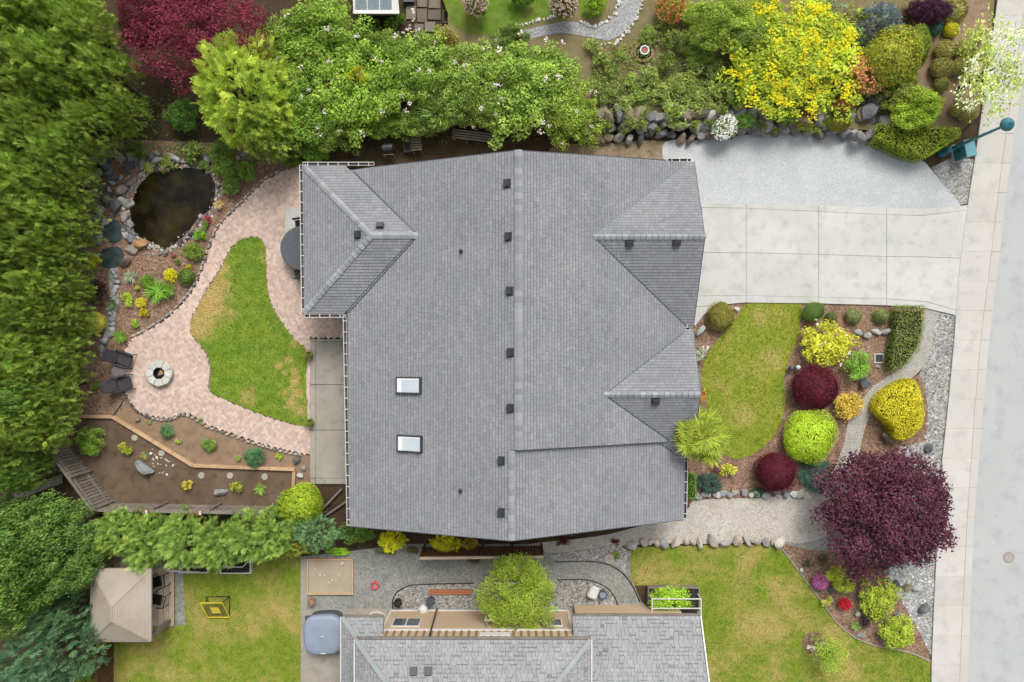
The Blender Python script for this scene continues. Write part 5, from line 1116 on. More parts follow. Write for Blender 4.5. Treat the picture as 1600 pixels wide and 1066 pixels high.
def T_sparse(seed, branches, per, leaf, amp=.3):         # airy layered crown
    r = np.random.default_rng(seed); p = r.random(branches)*6.283; rr = r.uniform(.15,1,branches)*1.0; c = np.stack([rr*np.cos(p), rr*np.sin(p), .35+.55*r.random(branches)*(1.1-rr*.5)],1)
    g = np.repeat(np.arange(branches), per); n = len(g); q = r.standard_normal((n,3))*np.array([.14,.14,.05]); P = c[g]+q
    N = np.array([0,0,1.0]) + .5*r.standard_normal((n,3)); L = leaf*r.uniform(.7,1.3,n)
    return leafmesh('leaves', diamonds(P, N, r.standard_normal((n,3)), L, L*.6), tints(n, r, .16, .06, g))
def T_flowers(seed, n, size, dome=True, cl=1, zmin=.05, spread=.06, petals=1):
    r = np.random.default_rng(seed); d = sphere(n, r, zmin); P = d*r.uniform(.86,1.05,n)[:,None]; P[:,2] = P[:,2]*.5+.5; g = np.repeat(np.arange(n), cl); P = P[g] + spread*r.standard_normal((n*cl,3))*np.array([1,1,.35]) + np.array([0,0,.03])
    N = np.array([0,0,1.0]) + .45*r.standard_normal((n*cl,3)); L = size*r.uniform(.7,1.3,n*cl)
    return leafmesh('flowers', diamonds(P, N, r.standard_normal((n*cl,3)), L, L*.85), tints(n*cl, r, .1, .04))
TPL = {}
def TP(kind, var=0):
    k = (kind, var)
    if k in TPL: return TPL[k]
    s = 100*var + sum(map(ord, kind))
    me = {'cypress': lambda: T_conifer(s, 300, 6, .165, .115, .08, .4, .5, 6), 'cedar': lambda: T_conifer(s, 190, 6, .21, .105, .16, .45, .45, 6),
      'spruce': lambda: T_conifer(s, 260, 6, .14, .15, .1, .3, .7, 5), 'goldcon': lambda: T_globe(s, 6500, .07, .10, .7, .5),
      'hedge': lambda: T_broad(s, 180, 95, .058, .18, .30, hole=.25), 'big': lambda: T_broad(s, 200, 92, .048, .17, .22, hole=.2), 'maple': lambda: T_broad(s, 300, 84, .040, .16, .15, .7, .7), 'maroon': lambda: T_broad(s, 230, 80, .036, .16, .16, .7, .5),
      'shrub': lambda: T_broad(s, 66, 64, .10, .25, .18), 'fine': lambda: T_broad(s, 70, 60, .085, .25, .1), 'small': lambda: T_broad(s, 16, 22, .26, .36, .16), 'globe': lambda: T_globe(s, 9500, .045, .075), 'ball': lambda: T_globe(s, 1500, .11, .06), 'dome': lambda: T_globe(s, 5200, .062, .05, .35),
      'tuft': lambda: T_tuft(s, 90), 'airy': lambda: T_sparse(s, 70, 28, .075), 'loose': lambda: T_broad(s, 34, 30, .15, .26, .3, hole=.4),
      'f_white': lambda: T_flowers(s, 90, .05, cl=6, spread=.03), 'f_few': lambda: T_flowers(s, 11, .045, cl=8, spread=.03), 'f_dense': lambda: T_flowers(s, 150, .11, cl=5, spread=.06), 'f_clump': lambda: T_flowers(s, 60, .10, cl=9, spread=.06), 'f_chain': lambda: T_flowers(s, 95, .036, cl=18, spread=.038), 'f_dogwood': lambda: T_flowers(s, 40, .07, cl=15, zmin=.0, spread=.09)}[kind]()
    TPL[k] = me; return me
# trunk template: tapered, with limbs, radius ~.08 and height 1
def trunk_mesh(seed):
    r = random.Random(seed); q = MB(); q.tube([(0,0,-.02),(.01,.01,.3),(r.uniform(-.03,.03),r.uniform(-.03,.03),.7),(0,0,1)], [.085,.065,.045,.02], 8)
    for k in range(6):
        a = k*1.05+r.uniform(-.3,.3); z0 = r.uniform(.35,.7); q.tube([(0,0,z0),(.3*math.cos(a),.3*math.sin(a),z0+.15),(.62*math.cos(a),.62*math.sin(a),z0+.28)], [.035,.024,.01], 6)
    o = q.build('trunk', M['bark'], world=False, smooth=True); me = o.data; bpy.data.objects.remove(o); return me
TRUNK = [trunk_mesh(k) for k in range(3)]
FB = 1.55
vcount = {}
def plant(name, cat, label, px, py, rx, ry, h, kind, col, group=None, z0=0, base=.0, fl=None, mat=None, trunk=True, rz=None, nvar=3, bark=None):
    """px,py: where the crown shows; rx,ry: its radius in px; h: crown height, base: clear height below it"""
    zm = z0 + base + h*.55; c = W(px, py, zm); sx, sy = m2(rx, zm), m2(ry, zm)
    t_ = root(name, (c.x, c.y, z0), label, cat, group)
    v = vcount.get(kind, 0) % nvar; vcount[kind] = vcount.get(kind, 0) + 1
    mt = mat or ('needle' if kind in ('cypress','cedar','spruce','goldcon') else 'leaf')
    me = TP(kind, v)
    if len(me.materials) == 0: me.materials.append(M[mt])
    o = link('crown' if trunk and max(rx,ry) > 14 else 'foliage', me, None, t_); o.location = (0,0,base); o.scale = (sx, sy, h); o.color = (*[min(.72, x*FB) for x in col], 1)
    o.rotation_euler = (0,0, rnd.choice([0, math.pi]) if rz is None and abs(rx-ry) > 3 else (rnd.uniform(0,6.28) if rz is None else rz))
    if rz is not None and abs(rx-ry) > 3: o.rotation_euler = (0,0,rz)
    if trunk:
        b_ = link('trunk' if max(rx,ry) > 14 else 'stem', rnd.choice(TRUNK), None, t_); s = (sx+sy)/2; b_.scale = (s*.75, s*.75, base+h*.62); b_.color = (1,1,1,1) if not bark else bark
    for i, f in enumerate(fl or []):
        fm = TP(f[0], (i + vcount[kind]) % 2)
        if len(fm.materials) == 0: fm.materials.append(M['petal'])
        p = link('blossom', fm, None, t_); k = f[2] if len(f) > 2 else 1.0
        p.location = (0,0,base+(1-k)*h*.4); p.scale = (sx*k, sy*k, h*(1.03 if k == 1 else k*1.1)); p.color = (*f[1], 1); p.rotation_euler = (0,0,rnd.uniform(0,6.28))
    return t_
def sc(c, k=1.0, v=.12): f = k*rnd.uniform(1-v,1+v); return tuple(x*f for x in c)
C_CY = (.150,.225,.040); C_CY2 = (.120,.19,.035)
# tall feathery hedge
hl = 'tall feathery green conifer in the dense hedge beside the pond bed'
hx = [(180,120,44,4.0),(205,180,34,3.4),(150,60,50,4.4),(160,200,42,3.8)] + [(edge, 240+52*k, 46, 4.2) for k, edge in enumerate([112,112,108,102,98,94,92,88,78])] + [(60, 30+88*k, 60, 4.9) for k in range(8)] + [(8, 10+85*k, 60, 5.3) for k in range(9)] + [(112, 110, 56, 4.6), (105, 20, 56, 4.6)]
for px, py, r, h in hx:
    plant('conifer', 'tree', hl, px-6, py, r, r, h, 'cypress', sc((.155,.215,.036), 1.0, .18), 'feathery hedge conifers', base=.2, nvar=4)
plant('conifer','tree','golden green conifer between the maroon maple and flowering hedge',385,140,76,86,4.6,'cypress',(.27,.34,.05),base=.2)
plant('conifer','tree','pale green conifer filling the gap at the end of the flowering hedge',425,215,42,38,3.2,'cypress',(.20,.26,.05),base=.1)
for px, py, r, h, c, lab in [(42,728,38,4.0,C_CY2,'feathery conifer over the plank walkway beside the slanted fence'),(30,622,36,7,(.14,.23,.045),'broadleaf tree poking through the feathery hedge')]:
    plant('hedge_tree','tree',lab,px,py,r,r,h,'cypress' if h < 6 else 'hedge',c,base=.3)
sl = 'soft green cedar in the low row behind the raked bed fence'
for px, py, r in [(188,828,42),(238,842,42),(292,838,44),(345,848,42),(395,838,42),(432,826,36)]: plant('cedar','tree',sl,px,py,r,r*.95,2.6,'cedar',sc((.185,.265,.06)),'low cedar row',base=.2,nvar=4)
plant('cedar','tree','bluish cedar beside the bright dome shrub',494,828,40,28,2.0,'cedar',(.12,.20,.085)); plant('cedar','shrub','yellow-tipped cedar below the bright dome shrub',455,845,30,22,1.6,'cedar',(.22,.26,.05))
# broadleaf trees at the lower corner
for px, py, r, h, c, lab in [(45,852,76,6,(.115,.19,.04),'large dark broadleaf tree beside the slanted fence'),(98,828,52,4.5,(.15,.235,.06),'pale green broadleaf tree at the fence corner'),(30,918,62,6,(.12,.205,.04),'broadleaf tree leaning over the shady corner'),(112,888,44,4.5,(.135,.215,.05),'broadleaf tree behind the gazebo roof'),(14,812,42,4.5,(.14,.22,.055),'broadleaf tree beside the plank walkway')]: plant('broadleaf_tree','tree',lab,px,py,r,r,h,'big',c,base=.6)
plant('spruce_tree','tree','blue-green spruce beside the brown fence',75,1020,72,62,5.5,'spruce',(.085,.155,.075),base=.3); plant('spruce_tree','tree','dark blue-green spruce behind the gazebo',108,962,42,40,4,'spruce',(.085,.15,.065),base=.3)
plant('leafy_bush','shrub','yellow-green bush between spruce and brown fence',138,1052,22,20,1.4,'shrub',(.24,.31,.04)); plant('leafy_bush','shrub','olive bush in the shady gap by the gazebo',88,925,30,26,2.0,'loose',(.19,.21,.05))
# maroon maple and the flowering hedge
MAR = (.125,.026,.042)
plant('maroon_maple','tree','crimson lace-leaf maple behind the golden conifer',310,55,118,92,4.2,'maroon',(.165,.030,.05),base=.8)
plant('maroon_maple','tree','dark crimson maple branch beside the tall hedge',225,28,48,55,3.6,'maroon',MAR,base=.8)
wf = [('f_few',(.75,.66,.64))]
for px, py, rx, ry, h, c, lab, fl in [(500,62,82,66,3.6,(.165,.27,.05),'pink-white flowering shrub below the white framed roof',wf),(468,168,60,62,3.2,(.16,.27,.05),'leafy shrub beside the pale conifer in the flowering hedge',wf),(560,150,74,72,3.6,(.185,.30,.052),'rounded flowering shrub facing the black grill',wf),(648,114,68,62,3.4,(.17,.27,.055),'light green shrub facing the slatted stand',wf),(672,182,50,34,2.0,(.13,.215,.05),'low dark shrub over the slatted stand',None),(738,128,62,62,3.2,(.17,.26,.06),'olive flowering shrub beside the yellow-tipped bush',wf),(770,176,50,38,2.4,(.17,.25,.06),'shrub hanging over the long slatted bench',wf),(832,132,84,78,3.6,(.18,.285,.06),'large flowering shrub at the gravel walk',wf),(885,175,54,54,2.8,(.18,.27,.05),'shrub at the end of the flowering hedge beside the rock wall',wf),(600,192,42,26,1.8,(.15,.25,.045),'low leafy shrub just behind the black grill',None),(720,70,0,0,0,0,0,0)][:-1]:
    plant('flowering_shrub','shrub',lab,px,py,rx,ry,h*.8,'hedge',(c[0]*1.25,c[1]*1.12,c[2]),base=.3,fl=fl,nvar=4,group='flowering hedge')
plant('pieris_bush','shrub','yellow and salmon tipped bush behind the flowering hedge',697,62,20,22,1.8,'shrub',(.33,.33,.07),fl=[('f_clump',(.55,.33,.16),.8)],z0=.1)
plant('leafy_sprig','shrub','yellow tipped sprig in the flowering hedge',560,122,14,14,3.0,'small',(.40,.40,.03),base=.9)
plant('bamboo_clump','shrub','strappy bamboo-like clump above the slatted stand',690,180,34,26,2.2,'tuft',(.15,.24,.06),base=.3)
plant('leafy_bush','shrub','green bush at the foot of the golden conifer',490,235,26,22,1.2,'shrub',(.16,.27,.04)); plant('leafy_bush','shrub','dark green mound below the flowering hedge near the house corner',452,248,20,15,.9,'shrub',(.12,.19,.03))
plant('leafy_bush','shrub','bright ivy clump in front of the maroon maple',285,178,26,26,1.6,'shrub',(.13,.25,.05)); plant('leafy_bush','shrub','small dark bush between the tall hedge and pond rocks',215,235,22,16,1.0,'loose',(.12,.17,.03))
for px, py, r, lab in [(587,38,12,'round green bush beside the flagstone path bed'),(612,38,12,'leafy green bush under the white framed roof'),(567,28,14,'dark green bush against the white framed wall'),(625,30,10,'light green bush at the flagstone path')]: plant('small_bush','shrub',lab,px,py,r,r,.7,'small',(.12,.21,.03))
# terrace garden
for px, py, rx, ry, h, k, c, fl, lab in [
 (743,6,20,20,1.5,'shrub',(.12,.2,.04),[('f_dense',(.62,.43,.38))],'peach-pink rhododendron on the mossy lawn'),(880,10,20,22,1.5,'shrub',(.12,.2,.04),[('f_dense',(.68,.48,.42))],'pale pink rhododendron at the bend of the gravel walk'),
 (1047,14,23,26,1.2,'shrub',(.3,.3,.06),[('f_clump',(.6,.17,.07))],'orange-red azalea with yellow tips beside the walk'),(930,8,18,16,1.0,'shrub',(.2,.3,.03),None,'lime green bush inside the walk bend'),(815,-4,22,14,1.0,'shrub',(.13,.22,.03),None,'green bush on the mossy lawn'),
 (1125,38,58,42,2.6,'hedge',(.26,.34,.06),None,'yellow-green bush beside the yellow blossom tree'),(1165,62,40,30,2.2,'hedge',(.22,.30,.07),None,'pale green bush below the yellow-green bush'),
 (1395,88,45,44,2.4,'goldcon',(.28,.30,.04),None,'gold-green conifer beside the boxwood balls'),(1430,75,20,34,1.7,'goldcon',(.2,.25,.04),None,'clipped green conifer flank beside the mulch'),
 (1378,34,36,34,1.6,'spruce',(.125,.155,.155),None,'blue spruce above the gold-green conifer'),(1452,16,36,24,1.6,'maple',(.075,.028,.055),None,'dark purple smoke bush above the blue-green cushion'),(1462,42,14,12,.6,'ball',(.06,.13,.10),None,'blue-green cushion shrub under the smoke bush'),
 (1487,47,13,11,.6,'goldcon',(.42,.40,.03),None,'small gold conifer among the boxwood'),(1438,172,40,34,2.0,'hedge',(.30,.40,.05),None,'lime green shrub above the clipped yew'),(1402,150,28,26,1.6,'shrub',(.25,.30,.06),[('f_few',(.6,.3,.14))],'feathery green shrub with salmon tips'),
 (1132,200,22,17,.7,'ball',(.14,.2,.05),[('f_dense',(.85,.85,.80))],'white flowering cushion on the rock wall'),
 (1310,192,20,13,.6,'goldcon',(.17,.16,.03),None,'olive dwarf conifer on the rock wall'),(1258,198,16,11,.5,'small',(.16,.17,.03),None,'olive heather clump on the rock wall by the gravel pad'),(1165,188,20,14,.7,'shrub',(.12,.21,.04),None,'green bush beside the white flowering cushion'),(1225,182,24,14,.8,'shrub',(.13,.22,.04),None,'low green bush below the yellow blossom tree')]:
    plant('garden_shrub','shrub',lab,px,py,rx,ry,h,k,c,z0=TZ,fl=fl,trunk=h > .9)
tl = 'loose light green garden plant on the terrace above the rock wall'
for k, (px, py, r) in enumerate([(948,140,26),(975,168,24),(985,128,20),(1012,120,22),(1035,148,28),(1070,135,30),(1058,172,28),(1095,160,32),(1120,140,22),(1090,105,26),(1040,95,18),(1050,62,22),(1078,72,20),(1015,55,16),(940,92,20),(925,72,16),(965,85,14),(1005,175,16),(1118,108,18),(1030,40,14),(958,110,16),(985,190,14),(1130,172,18)]):
    plant('garden_plant','plant',tl if k % 3 else tl.replace('loose light green','white-flecked leafy'),px,py,r,r*rnd.uniform(.8,1),rnd.uniform(.5,.9),rnd.choice(['loose','shrub','loose']),sc((.20,.255,.06),1.05,.18),'loose terrace plants',z0=TZ,trunk=False,fl=[('f_few',(.7,.66,.6),.9)] if k % 3 == 0 else None)
for px, py, rx, ry, h, k, c, lab in [(1165,140,34,30,1.1,'hedge',(.2,.27,.06),'leafy green bush left of the yellow blossom tree trunk'),(1190,20,40,30,1.4,'hedge',(.27,.33,.05),'yellow-green shrub behind the yellow blossom tree'),(1290,18,34,24,1.0,'loose',(.2,.26,.12),'grey-green plant behind the yellow blossom tree'),(1330,60,26,26,1.0,'loose',(.2,.27,.1),'grey-green plant beside the blue spruce'),(1345,25,20,22,.8,'loose',(.26,.3,.08),'pale plant between the blossom tree and blue spruce'),(1415,125,24,20,1.0,'shrub',(.2,.26,.05),'green shrub between the gold-green conifer and lime shrub'),(1378,150,18,18,.9,'loose',(.14,.18,.08),'dark feathery plant above the corner rocks'),(1528,60,12,12,.5,'small',(.22,.2,.06),'brownish cushion plant beside the dogwood'),(1100,85,24,20,.9,'hedge',(.22,.3,.06),'bushy plant near the yellow-green bush'),(1075,20,20,18,.8,'shrub',(.26,.32,.06),'bright bush beside the orange-red azalea'),(1000,148,24,16,.6,'loose',(.2,.28,.06),'spreading green plant above the rock wall')]:
    plant('garden_shrub','shrub',lab,px,py,rx,ry,h,k,c,z0=TZ,trunk=h > .9)
for px, py, rx, ry, h, c, lab in [(430,80,40,50,2.6,(.19,.26,.05),'loose shrub filling between the golden conifer and flowering hedge'),(520,205,44,34,2.0,(.18,.26,.05),'spreading shrub low in the flowering hedge'),(610,80,40,34,2.4,(.19,.27,.05),'shrub behind the rounded flowering shrub'),(700,165,46,44,2.6,(.19,.27,.055),'leaning shrub joining the olive flowering shrub'),(800,60,30,24,1.8,(.2,.27,.07),'low shrub at the start of the gravel walk'),(800,174,40,30,2.0,(.18,.25,.06),'drooping shrub behind the long slatted bench')]:
    plant('flowering_shrub','shrub',lab,px,py,rx,ry,h,'hedge',c,base=.2,nvar=4,group='flowering hedge')
plant('yellow_blossom_tree','tree','tree covered in bright yellow blossom above the gravel pad',1238,92,112,94,1.7,'hedge',(.30,.37,.035),z0=TZ,base=.15,fl=[('f_chain',(.70,.62,.02)),('f_chain',(.64,.58,.03),.72)])
for k, (px, py, r_k) in enumerate([(950,196,13),(975,205,9),(1003,196,14),(1028,203,8),(1052,192,15),(1085,196,13),(1108,190,12),(1190,196,12),(1212,203,9),(1275,204,11),(1290,190,13)]):
    plant('trailing_plant','plant','green plant trailing over the dark rock wall',px,py,r_k,r_k*.7,.4,'loose',sc((.19,.25,.05),1,.2),'plants trailing over the rock wall',z0=.55,trunk=False)
plant('azalea','shrub','salmon azalea between the yellow blossom tree and gold-green conifer',1350,118,30,34,1.5,'shrub',(.3,.26,.06),z0=TZ,fl=[('f_dense',(.66,.31,.16))]); plant('azalea','shrub','coral azalea at the rocks below the yellow blossom tree',1318,165,17,12,.8,'shrub',(.25,.25,.05),z0=TZ,fl=[('f_dense',(.68,.22,.14))])
bl = 'round clipped boxwood ball on the mulch beside the pavement'
for px, py, r in [(1477,78,16),(1508,76,16),(1472,106,18),(1502,104,14),(1472,132,12),(1526,88,11),(1492,14,22),(1512,178,14),(1496,170,12)]:
    plant('boxwood_ball','shrub',bl,px,py,r,r,.7,'ball',sc((.25,.24,.07),1,.15),'boxwood balls',z0=TZ,trunk=False)
plant('dogwood_tree','tree','white flowering dogwood reaching over the pavement',1552,108,48,78,2.0,'airy',(.34,.42,.09),z0=TZ,base=1.4,fl=[('f_dogwood',(.80,.82,.55),.95)])
plant('garden_plant','plant','reddish low plant under the smoke bush',1418,25,20,16,.6,'loose',(.16,.10,.04),z0=TZ,trunk=False)
# clipped hedges with any footprint
def hedge(name, label, poly, h, col, leaf, dens, z0=0, mat='leaf', spike=0.0, lean=(0,0,0), dome=0.0, cat='hedge'):
    pw_ = [W(x, y, z0+h) for x, y in poly]; cxw = sum(p.x for p in pw_)/len(pw_); cyw = sum(p.y for p in pw_)/len(pw_); r = np.random.default_rng(len(label)); t_ = root(name, (cxw,cyw,z0), label, cat); rm = max(math.hypot(p.x-cxw,p.y-cyw) for p in pw_)
    P = scatter([(p.x,p.y) for p in pw_], dens, r); n = len(P); A = np.c_[P, z0 + h - .12*r.random(n)**2 + .03*r.standard_normal(n)]; N = np.tile([0,0,1.0], (n,1)) + .6*r.standard_normal((n,3)); pts, nor = [A], [N]
    for i in range(len(pw_)):
        a, b_ = pw_[i], pw_[(i+1)%len(pw_)]; m_ = int((b_-a).length*h*dens*.8); f = r.random(m_)[:,None]; S_ = np.array(a)[None]*(1-f)+np.array(b_)[None]*f; S_[:,2] = z0 + h*r.random(m_); o2 = np.array([(a+b_).x/2-cxw,(a+b_).y/2-cyw,.3]); pts.append(S_ + .03*r.standard_normal((m_,3))); nor.append(unit(np.tile(o2,(m_,1))) + .5*r.standard_normal((m_,3)))
    A, N = np.concatenate(pts), np.concatenate(nor); n = len(A); fr = np.hypot(A[:,0]-cxw, A[:,1]-cyw)/rm; A[:,2] = z0 + (A[:,2]-z0)*(1-dome*fr**2.2); N[:,:2] += dome*1.2*fr[:,None]*np.c_[A[:,0]-cxw, A[:,1]-cyw]/rm; L = leaf*r.uniform(.7,1.3,n); Tn = r.standard_normal((n,3)) + np.array(lean)
    me = leafmesh('foliage', diamonds(A - np.array([cxw,cyw,z0]), N, Tn, L, L*(.5-spike)), tints(n, r, .22, .07)); me.materials.append(M[mat]); o = link('foliage', me, None, t_); o.color = (*[x*1.5 for x in col], 1)
    q = MB(); q.prism([(cxw+(p.x-cxw)*.86, cyw+(p.y-cyw)*.86) for p in pw_], z0, z0+h*(.85-dome*.45)); b2 = q.build('branches', M['bark'], t_); b2.color = (.5,.6,.35,1)
hedge('clipped_hedge','clipped green hedge block beside the curved front path',[(1404,478),(1446,478),(1445,515),(1436,548),(1418,570),(1395,582),(1392,560),(1400,525)],.75,(.17,.22,.055),.07,520)
hedge('clipped_hedge','dark green clipped yew hedge at the corner of the gravel pad',[(1370,195),(1405,182),(1440,196),(1500,200),(1502,212),(1470,232),(1448,246),(1420,238),(1372,216)],1.2,(.235,.31,.03),.13,420,0,'needle',.32,(.8,1.1,0))
hedge('clipped_hedge','bright green strip hedge against the house below the palm',[(1071,742),(1088,742),(1088,780),(1071,780)],.7,(.16,.33,.04),.06,600)
hedge('gold_conifer','clipped golden conifer mound beside the pebble strip',smooth_closed([(1377,642),(1393,614),(1428,596),(1444,601),(1447,640),(1445,668),(1424,688),(1406,686),(1399,664)],3),1.25,(.46,.42,.03),.10,900,0,'needle',.1,dome=.55,cat='shrub')
# pond bed plants
for px, py, r, h, k, c, fl, lab in [
 (362,288,17,.9,'shrub',(.11,.17,.035),None,'dark green shrub above the pond beside the brick path'),(385,268,16,.8,'shrub',(.17,.26,.04),None,'bright green shrub where the brick path meets the hedge'),(350,258,22,.9,'shrub',(.15,.24,.04),None,'leafy shrub overhanging the far pond rim'),(300,238,26,1.0,'loose',(.15,.2,.05),None,'loose bush over the rocks behind the pond'),(345,235,20,.9,'shrub',(.14,.22,.045),None,'green bush under the golden conifer by the pond'),(395,240,18,.7,'loose',(.17,.22,.06),None,'pale loose plant under the golden conifer'),
 (262,256,14,.5,'loose',(.17,.23,.05),None,'loose green plant drooping over the far pond rim'),(232,262,11,.4,'tuft',(.2,.24,.06),None,'grassy tuft among the rocks at the pond corner'),(318,258,13,.5,'loose',(.14,.21,.05),None,'dark fern-like plant at the pond rim'),
 (325,342,7,.3,'small',(.42,.05,.09),None,'small crimson flowering plant by the path edging'),(342,320,9,.35,'tuft',(.38,.29,.12),None,'dry tan grass tuft beside the pond'),(356,295,10,.5,'tuft',(.16,.26,.06),None,'green grass tuft beside the dark green shrub'),(313,368,11,.5,'small',(.16,.32,.03),None,'bright green plant at the bend of the path'),(320,352,8,.4,'small',(.13,.22,.03),None,'green plant below the crimson flowers'),
 (302,393,16,.6,'shrub',(.17,.24,.04),None,'feathery green mound beside the path edging'),(290,432,13,.6,'ball',(.12,.18,.035),None,'dark green mound at the path edging'),(267,430,11,.5,'small',(.62,.56,.02),[('f_clump',(.8,.7,.02))],'bright yellow flowering clump next to the dark mound'),(295,417,5,.3,'small',(.6,.52,.02),None,'tiny yellow plant between two green mounds'),(246,455,22,.6,'tuft',(.14,.29,.035),None,'large spiky daylily clump in the pond bed'),(230,440,12,.5,'shrub',(.12,.24,.03),None,'green leafy clump behind the daylily'),(264,452,14,.5,'tuft',(.15,.24,.04),None,'grass clump between the daylily and dark mound'),
 (200,467,11,.4,'small',(.3,.42,.04),None,'lime green tuft beside the dry stream'),(222,473,9,.4,'small',(.6,.55,.03),[('f_clump',(.78,.7,.04))],'pale yellow flowering tuft above the olive tuft'),(225,489,9,.4,'small',(.38,.33,.03),None,'olive-gold tuft below the pale yellow tuft'),(211,506,7,.35,'small',(.24,.38,.03),None,'small lime tuft near the brick circle'),(204,433,12,.4,'tuft',(.22,.28,.17),None,'grey-green lavender clump near the stream stones'),(214,451,5,.25,'small',(.36,.4,.05),None,'tiny yellow-green plant near the lavender clump'),
 (188,526,13,.5,'tuft',(.14,.25,.04),None,'green tuft beside the brick circle'),(146,504,18,.8,'dome',(.40,.38,.06),None,'golden mounded shrub beside the tall hedge'),(149,408,11,.6,'small',(.5,.46,.03),None,'bright yellow bush beside the lower stream pool'),(150,456,22,.8,'loose',(.05,.028,.028),None,'dark purple-brown bush beside the dry stream'),(175,475,10,.4,'tuft',(.12,.18,.07),None,'grassy tuft on the stream stones'),(150,602,8,.3,'small',(.18,.3,.04),None,'small green plant on the bark below the hedge'),(278,408,6,.25,'small',(.15,.22,.06),None,'tiny green plant above the yellow clump'),(270,398,5,.2,'small',(.35,.12,.12),None,'tiny reddish plant on the pond rim')]:
    plant('bed_plant','plant',lab,px,py,r,r,h,k,c,fl=fl,trunk=False)
for px, py, r, h, k, c, fl, lab in [(260,673,13,.5,'shrub',(.11,.21,.085),None,'blue-green bush on the tan dirt bed nearest the brick circle'),(326,695,12,.45,'shrub',(.15,.24,.05),None,'mid-green bush in the middle of the tan dirt bed'),(398,714,17,.6,'shrub',(.09,.2,.09),None,'large blue-green bush at the end of the dirt bed'),(279,690,5,.2,'small',(.25,.36,.06),None,'tiny lime sprig beside the blue-green bush'),(373,717,6,.25,'small',(.25,.34,.06),None,'small lime sprig near the large blue-green bush'),(436,714,6,.25,'small',(.3,.42,.04),None,'lime tuft near the dark corner rock'),
 (141,690,24,.9,'fine',(.17,.27,.04),None,'big round green bush at the slanted fence'),(196,702,11,.45,'small',(.28,.30,.04),None,'dwarf yellow-green shrub beside the big round bush'),(291,757,10,.4,'small',(.44,.38,.06),None,'golden bush on the raked soil'),(370,762,11,.45,'small',(.26,.28,.04),None,'yellow-green bush beside the flat grey boulder'),(407,764,11,.4,'tuft',(.17,.28,.05),None,'green grass clump at the end of the raked soil'),(226,712,8,.15,'tuft',(.2,.24,.08),None,'sparse creeping plant beside the long boulder'),(315,657,4,.15,'small',(.2,.28,.06),None,'tiny seedling below the brick path'),(234,660,5,.15,'small',(.24,.28,.08),None,'tiny seedling beside the round tan rock')]:
    plant('bed_plant','plant',lab,px,py,r,r,h,k,c,fl=fl,trunk=False)
plant('dome_shrub','shrub','bright green clipped dome shrub at the end of the board fence',468,790,38,33,1.9,'dome',(.26,.34,.03),rz=.5)
for px, py, rx, ry, h, k, c, lab in [(615,845,21,17,1.0,'cedar',(.55,.48,.03),'golden thread shrub below the gable by the house wall'),(697,849,23,15,1.0,'cedar',(.55,.48,.03),'golden thread shrub hanging over the brown fence'),(735,850,12,9,.7,'cedar',(.4,.33,.05),'small tan-gold shrub beside the brown fence'),(556,832,34,20,1.1,'shrub',(.11,.18,.035),'dark green groundcover at the house corner'),(528,862,20,7,.4,'shrub',(.26,.42,.04),'lime green edging plants at the neighbour gravel'),(480,858,30,10,.5,'loose',(.14,.2,.04),'loose green plants at the edge of the dry yard lawn'),(600,862,22,7,.4,'loose',(.12,.16,.04),'creeping plant along the gravel edge'),(740,875,14,8,.4,'loose',(.13,.10,.08),'purplish plants at the foot of the brown fence'),(880,845,14,8,.4,'loose',(.10,.03,.03),'dark red shrub sprig beside the house rake'),(962,846,10,6,.3,'loose',(.12,.04,.03),'dark red sprig at the start of the boulder row'),(645,860,14,8,.5,'loose',(.14,.14,.05),'brownish plants left of the brown fence'),(963,868,7,7,.3,'small',(.16,.22,.05),'small green plant beside the marked stepping stone')]:
    plant('border_plant','plant',lab,px,py,rx,ry,h,k,c,trunk=False)
# front beds
for px, py, rx, ry, h, k, c, fl, lab in [
 (1127,494,23,22,.8,'goldcon',(.20,.19,.045),None,'bronze-green juniper ball at the driveway corner'),(1272,487,18,16,.8,'globe',(.12,.19,.045),None,'dark green clipped dome at the lawn corner'),(1299,496,9,8,.4,'ball',(.12,.17,.05),None,'small dark green mound beside the clipped dome'),(1334,494,13,13,.5,'ball',(.17,.20,.075),None,'small grey-green bush nearest the yellow-white shrub'),(1378,494,11,13,.5,'ball',(.16,.20,.07),None,'small grey-green bush beside the clipped hedge block'),
 (1291,536,43,36,1.3,'shrub',(.52,.50,.05),[('f_few',(.85,.85,.78))],'bright yellow-green shrub with white blooms above the maroon globe'),(1340,571,25,23,1.0,'fine',(.20,.36,.055),None,'fresh green bush beside the drain grate'),(1275,605,38,37,1.4,'globe',(.098,.017,.027),None,'maroon clipped globe shrub above the lime globe'),(1327,633,28,23,.9,'shrub',(.58,.36,.07),[('f_few',(.7,.36,.08))],'orange-yellow bush beside the path'),(1266,683,44,41,1.3,'globe',(.33,.44,.035),None,'lime green clipped globe shrub'),(1213,739,34,33,1.3,'globe',(.092,.016,.026),None,'maroon clipped globe shrub below the lime globe'),
(1137,733,13,13,.6,'small',(.45,.50,.06),None,'yellow variegated bush below the palm'),(1119,728,9,8,.5,'small',(.2,.14,.06),[('f_clump',(.5,.16,.3))],'pink flowering bush under the palm'),(1108,755,22,18,.6,'shrub',(.06,.11,.08),None,'dark teal juniper below the palm'),(1272,742,27,26,.3,'shrub',(.05,.11,.085),None,'dark teal creeping juniper beside the lime globe'),(1185,770,14,9,.3,'shrub',(.06,.11,.06),None,'dark creeping juniper on the stone edging'),(1093,553,8,18,.5,'small',(.24,.28,.12),[('f_clump',(.8,.8,.72))],'white flowering plant against the house beside the front lawn'),(1098,620,6,12,.5,'small',(.5,.28,.06),None,'orange leafy plant under the gable corner')]:
    plant('front_shrub','shrub',lab,px,py,rx,ry,h,k,c,fl=fl,trunk=h > .75)
